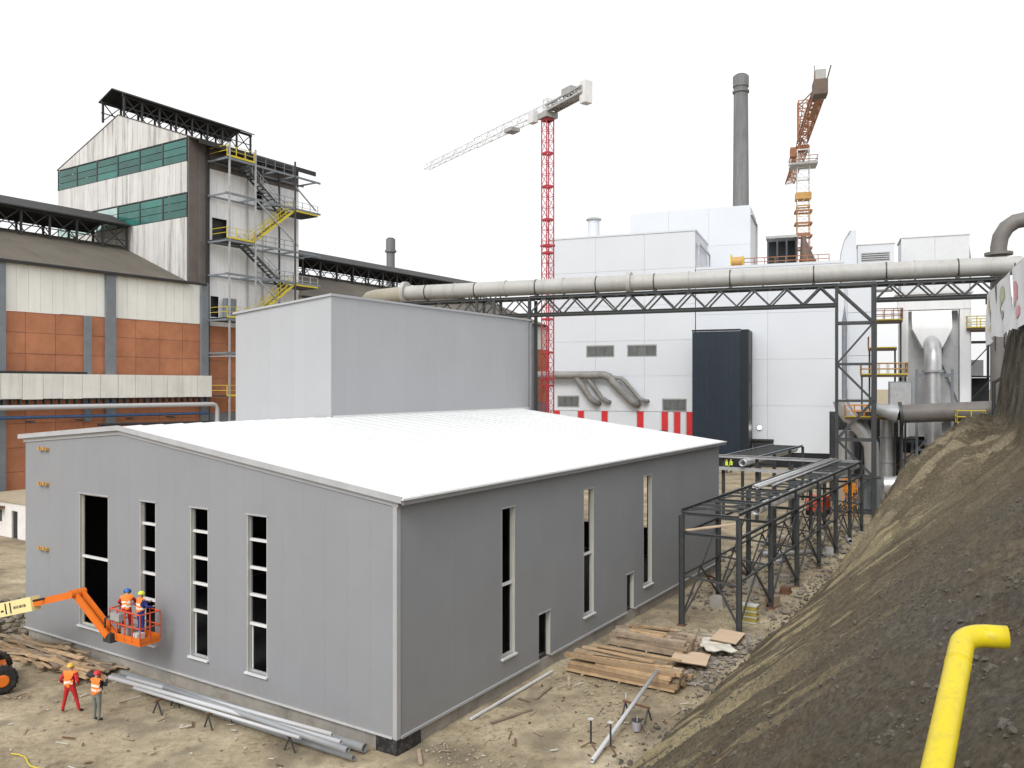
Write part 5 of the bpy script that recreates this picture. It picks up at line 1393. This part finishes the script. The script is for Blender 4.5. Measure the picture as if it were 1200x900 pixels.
m = MB(); m.box(0, 0, 0, 0.45, 0.5, 0.36); o = m.build('rotator', steel_black, lift); o.location = A(-1.75, 13.2, 1.86); o.rotation_euler = (0, 0, ROT)
# basket in its own little frame (x = t, y = s)
bk = bpy.data.objects.new('basket', None); COL.objects.link(bk); bk.parent = lift; bk.location = A(-1.55, 11.55, FLOOR - 0.08); bk.rotation_euler = (0, 0, ROT)
bd, bw, bh = 0.85, 2.0, 1.12
bx('floor', orange_paint, bk, 0, 0, -0.1, bd, bw, 0.05)
m = MB()
for z in (bh, bh * 0.52):
    for a, b in (((0, 0), (bd, 0)), ((bd, 0), (bd, bw)), ((bd, bw), (0, bw)), ((0, bw), (0, 0))): m.tube([(*a, z), (*b, z)], 0.03, 8)
for a in ((0, 0), (bd, 0), (bd, bw), (0, bw), (0, bw * 0.25), (0, bw * 0.5), (0, bw * 0.75), (bd, bw * 0.33), (bd, bw * 0.66), (bd * 0.5, 0), (bd * 0.5, bw)): m.tube([(*a, 0), (*a, bh)], 0.028, 8)
m.build('guard_rail', red_rail, bk)
m = MB()
for a, b in (((0, 0), (bd, 0)), ((bd, 0), (bd, bw)), ((bd, bw), (0, bw)), ((0, bw), (0, 0))): m.bar((*a, 0.13), (*b, 0.13), 0.03, 0.16)
m.build('toe_board', orange_paint, bk)
bx('control_box', galv, bk, -0.12, 1.2, 0.72, 0.18, 1.8, 1.0); bx('tool_tray', M('bag_grey', (0.28, 0.27, 0.25), 0.8), bk, 0.15, 1.0, 0.06, 0.7, 1.5, 0.42)
bx('material_box', M('box_white', (0.6, 0.6, 0.58), 0.7), bk, 0.1, 0.35, 0.06, 0.45, 0.7, 0.3)
m = MB(); m.tube([(0.1, 1.85, 0.9), (-0.2, 2.0, 0.75), (-0.15, 2.1, 0.3), (0.0, 1.95, -0.1)], 0.04, 8); m.build('hose', rubber, bk)
# chassis and wheels (mostly beyond the left edge)
ax, fw = Vector((-0.6, 0.8, 0)), Vector((-0.8, -0.6, 0))
for a in (0, 1):
    for b in (0, 1):
        c = ax * (2.1 * a) + fw * (2.5 * b) + Vector((0, 0, 0.52))
        w = ax * (0.2 if a else -0.2)
        m = MB(); m.tube([c - ax * 0.19, c - ax * 0.15, c + ax * 0.15, c + ax * 0.19], [0.46, 0.52, 0.52, 0.46], 24)
        for k in range(20):
            an = 2 * math.pi * k / 20; d = fw * math.cos(an) + Vector((0, 0, 1)) * math.sin(an)
            m.bar(c + d * 0.53 - ax * 0.16, c + d * 0.53 + ax * 0.16, 0.07, 0.05, d)
        ty = m.build('tyre', rubber, lift)
        m = MB(); m.tube([c - ax * 0.21, c - ax * 0.23], [0.24, 0.2], 16); m.tube([c + ax * 0.21, c + ax * 0.23], [0.24, 0.2], 16); m.build('hub', orange_paint, ty)
c = ax * 1.05 + fw * 1.25
m = MB(); m.bar(c - fw * 1.5 + Vector((0, 0, 0.62)), c + fw * 1.5 + Vector((0, 0, 0.62)), 1.3, 0.4); m.build('chassis', orange_paint, lift)
m = MB(); m.bar(c - fw * 1.0 + Vector((0, 0, 1.15)), c + fw * 1.3 + Vector((0, 0, 1.15)), 1.5, 0.62); m.build('turntable', orange_paint, lift)
# printing on the boom: -11 and a line of small marks
fc = bpy.data.curves.new('boom_number', 'FONT'); fc.body = '-11'; fc.size = 0.62; fc.extrude = 0.004; fc.offset = 0.012
fo = bpy.data.objects.new('boom_number', fc); COL.objects.link(fo)
dg = bpy.context.evaluated_depsgraph_get(); dg.update()
tm = bpy.data.meshes.new_from_object(fo.evaluated_get(dg)); bpy.data.objects.remove(fo)
tm.materials.clear(); tm.materials.append(flat_black)
bdir = (st(-2.3, 17.66, 2.95) - st(-3.15, 24.0, 1.35)).normalized()
side = bdir.cross(Vector((0, 0, 1))).normalized(); upv = side.cross(bdir).normalized()
rotm = Matrix((bdir, upv, side)).transposed().to_4x4()
def on_boom(o, along, up):
    p = A(-2.3, 17.66, 2.95) - bdir * along + side * 0.214 + upv * up
    o.matrix_local = Matrix.Translation(p) @ rotm
to = link('boom_number', tm, lift); on_boom(to, 2.02, -0.20)
for k, w in enumerate((0.08, 0.05, 0.07, 0.04, 0.09, 0.06, 0.05, 0.08, 0.05)):
    m = MB(); m.box(0, 0, 0, w, 0.10 + 0.02 * (k % 2), 0.003); o = m.build('small_print', crane_brown, lift); on_boom(o, 1.15 - 0.095 * k, -0.06)

# ------------------------------------------------------------------ timber
def plank_mesh(L, w, h):
    m = MB(); m.box(-L / 2, -w / 2, -h / 2, L / 2, w / 2, h / 2); return m
PL = {}
def plank(parent, L, w, h, loc, rz, ry=0.0, mat=wood_a, rx=0.0):
    key = (round(L, 1), round(w, 2), round(h, 2), mat.name)
    if key not in PL: PL[key] = plank_mesh(*key[:3]).mesh('plank', mat)
    o = link('plank', PL[key], parent, loc); o.rotation_euler = (rx, ry, rz); return o
rt = random.Random(11)
def stack(label, t0, t1, s0, s1, layers, per, mat, lift_=0.08):
    root = hall_thing('timber_stack', label, 'timber', (t0 + t1) / 2, (s0 + s1) / 2)
    Lg = s0 - s1
    for b in (-0.35, 0.0, 0.35):
        plank(root, round(t1 - t0, 1), 0.1, 0.08, (0, b * Lg, 0.04), 0, mat=wood_b)
    for k in range(layers):
        n = per - (1 if k == layers - 1 else 0)
        for i in range(n):
            w = (t1 - t0) / per
            L = rt.choice((0.7, 0.85, 0.95, 1.0)) * Lg if k >= layers - 2 else rt.choice((0.93, 1.0)) * Lg
            off = rt.uniform(-0.5, 0.5) * (Lg - L) + rt.uniform(-0.12, 0.12)
            plank(root, round(L, 1), round(w - 0.025, 2), 0.14, (-(t1 - t0) / 2 + w * (i + 0.5) + rt.uniform(-0.02, 0.02), off, lift_ + 0.07 + 0.148 * k + rt.uniform(0, 0.006)),
                  math.pi / 2 + rt.uniform(-0.02, 0.02) * (1 + 1.2 * (k >= layers - 2)), mat=mat if rt.random() < 0.6 else wood_b)
    for q in range(5):
        plank(root, round(rt.uniform(0.4, 0.85) * Lg, 1), 0.15, 0.06, (rt.uniform(-0.5, 0.5) * (t1 - t0) * 0.8, rt.uniform(-0.12, 0.12) * Lg, lift_ + 0.148 * layers + 0.032 + 0.062 * (q % 2)), math.pi / 2 + rt.uniform(-0.16, 0.16), mat=wood_a)
    return root
stack('stack of long tan planks on the yard, the nearer of two stacks', 9.75, 11.4, -0.95, -5.7, 5, 6, wood_a)
stack('weathered plank stack farther back between the hall and the plywood sheets', 13.9, 15.8, -0.8, -4.6, 4, 7, wood_b)
pile = hall_thing('timber_pile', 'jumbled pile of loose boards by the lift at the left edge', 'timber', -0.9, 18.6)
for k in range(64):
    L = rt.choice((2.0, 2.6, 3.2, 4.0, 4.6)); hz = rt.random()
    y = rt.uniform(-2.9, 3.6); x = rt.uniform(-0.95, 0.7)
    h = 0.06 + 0.62 * hz * (1 - abs(x + 0.1) / 1.4) * (1 - abs(y) / 6.5)
    plank(pile, L, rt.choice((0.12, 0.16, 0.2)), rt.choice((0.04, 0.06)), (x, y, h), math.pi / 2 + rt.uniform(-0.34, 0.34), rt.uniform(-0.08, 0.08), wood_a if rt.random() < 0.6 else wood_b, rt.uniform(-0.25, 0.25))
for (t, s, L, a, lab) in ((8.7, -1.6, 1.3, 0.5, 'short loose board lying left of the near plank stack'), (0.25, -0.75, 1.1, 0.75, 'short stick lying right of the hall corner'),
                          (4.6, -1.5, 1.9, -0.3, 'thin brown lath flat on the yard beside the hall'), (7.2, -1.3, 1.4, 0.1, 'broken board on the yard near the hall door')):
    o = plank(None, L, 0.12, 0.05, st(t, s, 0.05), ROT + a, mat=wood_b); o.name = 'loose_board'; tag(o, lab, 'board', 'loose boards')
o = tag(MB().box(-2.95, -0.045, 0, 2.95, 0.045, 0.07).build('white_batten', trim_white), 'long white batten lying along the foot of the hall side wall', 'batten')
o.location = st(6.5, -0.42, 0.03); o.rotation_euler = (0, 0, ROT)
# plywood, foil and scraps between the stacks and the rack
for k, (t, s, a, ry, w, d, mt, lab) in enumerate(((13.6, -4.9, 0.25, 0.10, 2.3, 1.5, plywood, 'tan plywood sheet lying against the rear plank stack'), (15.9, -5.2, 0.6, 0.05, 2.2, 1.4, foil, 'pale crumpled sheet between plywood and the pipe rack'),
                                       (17.4, -5.3, 0.1, 0.04, 2.2, 1.2, plywood, 'second pale board by the foot of the pipe rack'))):
    n = 10; m = MB(); vs = []; 
    for j in range(n + 1):
        for i in range(n + 1):
            x, y = (i / n - 0.5) * w, (j / n - 0.5) * d
            zz = (0.10 if mt is foil else 0.015) * noise.noise(Vector((x * 2.3, y * 2.3, k * 7.0)))
            vs.append((x, y, zz))
    top_ = [(j * (n + 1) + i, j * (n + 1) + i + 1, (j + 1) * (n + 1) + i + 1, (j + 1) * (n + 1) + i) for j in range(n) for i in range(n)]
    m._add(vs, top_); m._add([(x, y, z - 0.03) for x, y, z in vs], [tuple(reversed(q)) for q in top_])
    o = tag(m.build('loose_sheet', mt, recalc=False), lab, 'sheet', 'loose sheets'); o.location = st(t, s, 0.28); o.rotation_euler = (0.05, ry, ROT + a)
sp = []
for _ in range(420):
    t = rt.uniform(11.0, 19.0); s = rt.uniform(-6.5, -4.6)
    r = 0.04 + 0.10 * rt.random() ** 2; sp.append((st(t, s, r * 0.4), r, (1, rt.uniform(0.5, 1.3), 0.6)))
stones('rubble', 'grey rubble and scraps heaped at the foot of the slope by the plank stacks', 'rubble', M('rubble_grey', (0.24, 0.215, 0.19), 0.9, 0, 0.5, 3.0), sp)
sp = []
for _ in range(700):
    t = rt.uniform(-2.2, 6.0); s = rt.uniform(23.4, 31.0)
    r = 0.06 + 0.22 * rt.random() ** 2; sp.append((st(t, s, r * 0.5 + 0.5 * math.exp(-((t - 2) / 2) ** 2 - ((s - 26.5) / 2.5) ** 2)), r, (1, rt.uniform(0.5, 1.4), 0.6)))
stones('rubble_heap', 'dark heap of rubble and branches left of the grey hall', 'rubble', M('rubble_dark', (0.17, 0.145, 0.115), 0.95, 0, 0.6, 2.5), sp)

m = MB(); rl = random.Random(5)
for _ in range(330):
    t, s = (rl.uniform(-7, -0.6), rl.uniform(0, 22)) if rl.random() < 0.5 else (rl.uniform(0, 19), rl.uniform(-6.4, -0.6))
    a = rl.uniform(0, 3.14); L = 0.04 + 0.3 * rl.random() ** 3; c = st(t, s, 0.035); dv = Vector((math.cos(a), math.sin(a), rl.uniform(-0.05, 0.1))) * L
    m.bar(c - dv, c + dv, 0.03 + 0.04 * rl.random(), 0.02, mi=rl.choice((0, 0, 1, 2)))
o = m.build('yard_litter', [wood_b, steel_rust, trim_cream], recalc=False); o['kind'] = 'stuff'; tag(o, 'small wood scraps and litter strewn over the yard', 'litter')

# ------------------------------------------------------------------ pipes on trestles along the front wall
def sawhorse(label, t, s, rz, h=0.5, w=0.95, mat=steel_dark, grp='pipe trestles'):
    o = thing('trestle', label, 'trestle', st(t, s, 0), ROT + rz, grp)
    m = MB(); m.bar((-w / 2, 0, h), (w / 2, 0, h), 0.07, 0.07); m.build('top_bar', steel_rust, o)
    for x in (-w / 2 + 0.08, w / 2 - 0.08):
        for y in (-1, 1):
            m = MB(); m.bar((x, 0, h - 0.03), (x, y * 0.24, 0), 0.045); m.build('leg', mat, o)
    return o
sawhorse('low dark trestle under the white pipes, leftmost', -1.75, 9.6, 0.1)
sawhorse('low dark trestle with rust-red bar under the white pipes, middle', -1.55, 6.9, -0.1)
sawhorse('low dark trestle under the white pipes nearest the hall corner', -1.25, 3.2, 0.05)
for (a, b, r, mt, lab) in (
        ((-1.90, 13.0, 0.62), (-1.30, 1.2, 0.62), 0.085, pipe_white, 'white plastic pipe on the trestles, outermost'),
        ((-1.52, 12.4, 0.60), (-0.98, 1.9, 0.60), 0.075, pipe_white, 'second white plastic pipe on the trestles, beside the outermost'),
        ((-1.42, 10.2, 0.64), (-1.62, 0.6, 0.64), 0.10, pipe_pvc, 'light grey pipe lying on the trestles nearest the wall'),
        ((-0.62, 14.2, 0.16), (-0.42, 1.0, 0.16), 0.15, pipe_pvc, 'thick grey pipe lying on the ground along the front wall'),
        ((-1.15, 11.8, 0.10), (-1.05, 0.9, 0.10), 0.09, pipe_pvc, 'thin grey pipe on the ground between trestles and the thick pipe'),
        ((-2.02, 11.2, 0.60), (-1.72, 2.6, 0.60), 0.06, pipe_white, 'thin white pipe hanging over the outer ends of the trestles'),
        ((-0.98, 14.3, 0.14), (-0.86, 9.2, 0.14), 0.13, pipe_pvc, 'shorter thick grey pipe on the ground beside the long one')):
    tag(MB().pipe([st(*a), st(*b)], r, 0.015, 14).build('loose_pipe', mt), lab, 'pipe', 'pipes by the front wall')
o = tag(MB().pipe([st(2.9, -5.6, 0.09), st(9.6, -5.0, 0.86)], 0.075, 0.012, 14).build('loose_pipe', pipe_white), 'long white pipe leaning across a trestle at the foot of the slope', 'pipe')
sawhorse('taller wooden-topped trestle carrying the leaning white pipe', 6.9, -5.35, 1.45, 0.52, 1.1)
for t, s, lab in ((3.9, -5.05, 'black adjustable steel prop with tripod foot, left of a pair'), (4.0, -5.72, 'steel prop with white top beside the leaning pipe end')):
    o = thing('steel_prop', lab, 'prop', st(t, s, 0), ROT)
    m = MB(); m.tube([(0, 0, 0.15), (0, 0, 0.95)], 0.035, 8); m.build('tube', steel_black, o)
    for k in range(3):
        an = k * 2.094; m = MB(); m.bar((0, 0, 0.2), (0.34 * math.cos(an), 0.34 * math.sin(an), 0.02), 0.035); m.build('leg', steel_rust, o)
    bx('head_plate', trim_cream, o, -0.09, -0.09, 0.952, 0.09, 0.09, 0.975)
o = thing('bucket', 'pale lilac bucket with dark rim by the trestle at the slope foot', 'bucket', st(6.0, -5.75, 0))
m = MB(); m.tube([(0, 0, 0), (0, 0, 0.34)], [0.13, 0.17], 16); m.build('pail', M('pail_grey', (0.36, 0.35, 0.40), 0.5), o)
m = MB(); m.tube([(0, 0, 0.342), (0, 0, 0.37)], 0.18, 16); m.build('rim', steel_black, o)
m = MB(); m.tube([(0, 0.17, 0.33), (0, 0.12, 0.5), (0, -0.12, 0.5), (0, -0.17, 0.33)], 0.012, 6); m.build('handle', galv, o)
# crate stack under the rack
o = hall_thing('slatted_crate', 'olive and cream slatted crate standing under the front of the pipe rack', 'crate', 21.0, -5.1)
for k in range(3): bx('slat', crate_olive, o, -0.02, -0.5, 0.06 + k * 0.28, 0.5, 0.5, 0.06 + k * 0.28 + 0.2)
for k in range(4): bx('batten', trim_cream, o, -0.05, -0.52, k * 0.28, 0.52, 0.52, 0.055 + k * 0.28)
# concrete footings and clutter under the rack
for t, s in ((23.2, -2.9), (28.9, -3.2)):
    o = tag(MB().prism([(-0.4, 0), (0.4, 0), (0.32, 0.55), (-0.32, 0.55)], -0.35, 0.35, 'x').build('concrete_footing', concrete), 'concrete footing block on the ground beneath the pipe rack, %s' % ('near one' if t < 25 else 'far one'), 'footing', 'rack footings')
    o.location = st(t, s, 0); o.rotation_euler = (0, 0, ROT)
rc = random.Random(21)
ORD = 'first second third fourth fifth sixth seventh eighth ninth'.split()
for k in range(9):
    t, s = 26 + k * 2.6, rc.uniform(-5.6, -1.2); L = rc.uniform(1.5, 4.5); a = rc.uniform(-0.9, 0.9); r = rc.uniform(0.05, 0.2)
    mt = rc.choice((galv, steel_rust, pipe_pvc, steel_grey)); dv = Vector((math.cos(ROT + a), math.sin(ROT + a), 0)) * L / 2
    c = st(t, s, r + 0.02)
    tag(MB().pipe([c - dv, c + dv], r, 0.015, 10).build('scrap_pipe', mt), '%s scrap pipe under the pipe rack, %s from its near end' % (mt.name.replace('_', ' '), ORD[k]), 'pipe', 'scrap under the rack')
for k in range(8):
    t, s = 25 + k * 3.1, rc.uniform(-6, -0.8); w = rc.uniform(0.4, 1.0)
    m = MB(); m.box(-w / 2, -0.3, 0, w / 2, 0.3, 0.12); m.box(-w / 2 + 0.05, -0.25, 0.12, w / 2 - 0.05, 0.25, rc.uniform(0.25, 0.6)); bm_ = rc.choice((concrete, wood_b, crane_grey, steel_rust)); o = m.build('scrap_block', bm_)
    o.location = st(t, s, 0); o.rotation_euler = (0, 0, ROT + rc.uniform(-0.8, 0.8)); tag(o, 'broken %s block under the pipe rack, %s from its near end' % (bm_.name.replace('_', ' ').replace('crane ', ''), ORD[k]), 'block', 'scrap blocks')
sp = []
for _ in range(900):
    t = rc.uniform(22, 56); s = rc.uniform(-6.4, 1.5) if t > 32.5 else rc.uniform(-6.4, -0.5)
    r = 0.05 + 0.16 * rc.random() ** 2; sp.append((st(t, s, r * 0.4), r, (1, rc.uniform(0.5, 1.3), 0.6)))
stones('rack_rubble', 'grey rubble strewn on the ground under the pipe rack', 'rubble', M('rubble_mid', (0.20, 0.18, 0.155), 0.9, 0, 0.6, 2.0), sp)
o = thing('red_compressor', 'red wheeled compressor under the far end of the pipe rack', 'compressor', (28.6, 76.5, 0), ROT)
m = MB(); m.prism([(-1.3, 0.5), (1.3, 0.5), (1.3, 1.3), (0.9, 1.75), (-1.1, 1.75), (-1.3, 1.4)], -0.8, 0.8, 'y'); m.build('hood', M('compressor_red', (0.5, 0.06, 0.025), 0.45), o)
for x in (-0.8, 0.8):
    for y in (-0.82, 0.82): m = MB(); m.tube([(x, y - 0.1, 0.33), (x, y + 0.1, 0.33)], 0.33, 16); m.build('wheel', rubber, o)
o = thing('orange_cage', 'orange mesh pallet cage at the far end of the pipe rack', 'cage', (30.6, 76.0, 0), WROT)
m = MB()
for z in (0.1, 0.9, 1.7, 2.5, 3.3):
    for a, b in (((0, 0), (1.3, 0)), ((1.3, 0), (1.3, 1)), ((1.3, 1), (0, 1)), ((0, 1), (0, 0))): m.bar((*a, z), (*b, z), 0.07)
for x, y in ((0, 0), (0.43, 0), (0.87, 0), (1.3, 0), (1.3, 1), (0, 1)): m.bar((x, y, 0), (x, y, 3.3), 0.06)
m.build('frame', orange_crate, o); bx('pallet', wood_b, o, -0.05, -0.05, -0.0, 1.35, 1.05, 0.09)
bx('side_sheet', orange_crate, o, 0.1, 0.95, 2.0, 1.2, 0.98, 2.9)
o = thing('blue_grey_container', 'blue-grey steel container box behind the gantry leg', 'container', (32.3, 77.2, 0), WROT)
bx('body', steel_grey, o, 0, 0, 0.1, 2.2, 1.6, 3.3); bx('lid', steel_dark, o, -0.05, -0.05, 3.31, 2.25, 1.65, 3.4)
for k in range(5): bx('rib', steel_grey, o, 0.15 + k * 0.45, -0.06, 0.15, 0.25 + k * 0.45, -0.004, 3.25)
# yellow-black tape at the lower left
m = MB(); pts = [st(-6.7 + 0.12 * math.sin(k * 0.9), 10.6 - k * 0.28, 0.03) for k in range(8)]
tag(m.tube(pts, 0.022, 6).build('warning_tape', yellow_paint), 'yellow warning tape lying on the ground at lower left', 'tape')

# ------------------------------------------------------------------ banners on the cliff edge and the yellow pipe
fence = thing('banner_fence', 'line of steel posts and wires on the cliff edge carrying banners', 'fence', (0, 0, 0))
b0, b1 = Vector((32.6, 56.2, 0)), Vector((22.6, 34.8, 0))
for k in range(6):
    p = b0.lerp(b1, k / 5)
    m = MB(); m.tube([(p.x, p.y, 14.2), (p.x, p.y, 18.5)], 0.035, 8); m.build('post', steel_dark, fence)
m = MB()
for z in (15.2, 18.3): m.tube([(b0.x, b0.y, z), (b1.x, b1.y, z)], 0.015, 6)
m.build('wire', galv, fence)
nrm = (b1 - b0).cross(Vector((0, 0, 1))).normalized()
if nrm.dot(Vector((-1, 0, 0))) < 0: nrm = -nrm
prints = [[(print_yellow, 0.25, 0.75, 0.22), (print_grey, 0.55, 0.5, 0.2), (print_yellow, 0.3, 0.3, 0.1)], [(print_green, 0.5, 0.7, 0.25), (print_grey, 0.6, 0.35, 0.12), (print_yellow, 0.3, 0.5, 0.12)],
          [(print_pink, 0.35, 0.55, 0.3), (print_pink, 0.6, 0.25, 0.15)], [(print_green, 0.4, 0.5, 0.3)]]
labs = ['white banner with yellow and grey print, leftmost on the cliff', 'white banner with green print, second on the cliff', 'white banner with pink print, third on the cliff', 'white banner with green print at the right edge']
for k, (f0, f1) in enumerate(((0.02, 0.24), (0.26, 0.56), (0.58, 0.80), (0.82, 1.0))):
    p, q = b0.lerp(b1, f0), b0.lerp(b1, f1)
    root = thing('banner', labs[k], 'banner', (p.x + nrm.x * 0.1, p.y + nrm.y * 0.1, 15.1), 0, 'banners on the cliff fence')
    e = q - p; n = 10; m = MB(); fr = []; 
    def bp(u, v, off=0.0):
        w = 0.12 * math.sin(u * 9 + v * 4 + k) * (0.3 + 0.7 * (1 - v))
        sag = 0.55 * (1 - u) * (1 - v) if k == 0 else 0.25 * math.sin(u * 3.1) * (1 - v)
        return (e.x * u + nrm.x * (w + off), e.y * u + nrm.y * (w + off), 3.1 * v - sag)
    vs = [bp(i / n, j / n) for j in range(n + 1) for i in range(n + 1)]; vb = [bp(i / n, j / n, -0.012) for j in range(n + 1) for i in range(n + 1)]
    qs = [(j * (n + 1) + i, j * (n + 1) + i + 1, (j + 1) * (n + 1) + i + 1, (j + 1) * (n + 1) + i) for j in range(n) for i in range(n)]
    m._add(vs, qs, True); m._add(vb, [tuple(reversed(z)) for z in qs], True)
    sheet = m.build('sheet', banner_white, root, recalc=False)
    for (mt, cu, cv, rr) in prints[k]:
        m = MB(); c = 14
        ring = [bp(cu + rr * 0.55 * math.cos(2 * math.pi * i / c) * (1 + 0.35 * math.sin(3 * i)), cv + rr * 0.7 * math.sin(2 * math.pi * i / c), 0.03) for i in range(c)]
        m._add(ring + [bp(cu, cv, 0.03)], [(i, (i + 1) % c, c) for i in range(c)]); m.build('print', mt, sheet, recalc=False)
o = thing('tall_banner', 'tall narrow white banner with red round mark at the right edge', 'banner', (25.2, 39.8, 14.5))
m = MB(); m.box(0, -0.03, 3.9, 1.6, 0.03, 6.6); sh = m.build('board', banner_white, o)
m = MB(); m.tube([(-0.05, 0, -0.5), (-0.05, 0, 6.7)], 0.05, 8); m.build('pole', galv, o)
m = MB(); m.tube([(0.42, -0.034, 5.7), (0.42, -0.05, 5.7)], 0.36, 20); m.build('ring', print_pink, sh)
m = MB(); m.tube([(0.42, -0.054, 5.7), (0.42, -0.06, 5.7)], 0.2, 20); m.build('disc', banner_white, sh)
fl = thing('cliff_floodlight', 'black lamp on a short pole sticking out at the cliff edge', 'lamp', gant_pt(11.4, 1.0, 6.0))
m = MB(); m.tube([(0, 0, 0), (0, 0, 6.4)], 0.16, 8); m.build('pole', steel_black, fl)
m = MB(); m.tube([(0, 0, 6.3), (0.8, -0.5, 6.9)], 0.14, 8); m.tube([(0.7, -0.5, 6.95), (1.3, -0.9, 7.1)], [0.2, 0.32], 10); m.build('head', steel_black, fl)

yp = thing('yellow_pipe', 'bright yellow pipe with an elbow and open end rising in the right foreground', 'pipe', (0.6, 1.9, 8.85))
P0 = Vector((0.6, 1.9, 8.85))
top_c = Vector((3.185, 5.78, 10.245)); low = Vector((2.36, 4.56, 9.86))
up_d = (top_c - low).normalized(); end_d = Vector((1.0, -0.34, 0.03)).normalized()
pts = [P0, low - up_d * 0.6, low, top_c - up_d * 0.42, top_c - up_d * 0.16]
for k in range(1, 20):
    a = k / 20; c = top_c - up_d * 0.16 * (1 - a) ** 2 * 1.0 + end_d * 0.16 * a * a
    pts.append(c)
pts += [top_c + end_d * 0.16, top_c + end_d * 0.27]
m = MB(); m.pipe([p - P0 for p in pts], 0.079, 0.010, 28); m.build('tube', yellow_pipe, yp)
m = MB(); c = top_c - up_d * 0.40 - P0
m.pipe([c - up_d * 0.012, c + up_d * 0.012], 0.0815, 0.006, 28); m.build('weld_bead', yellow_pipe, yp)
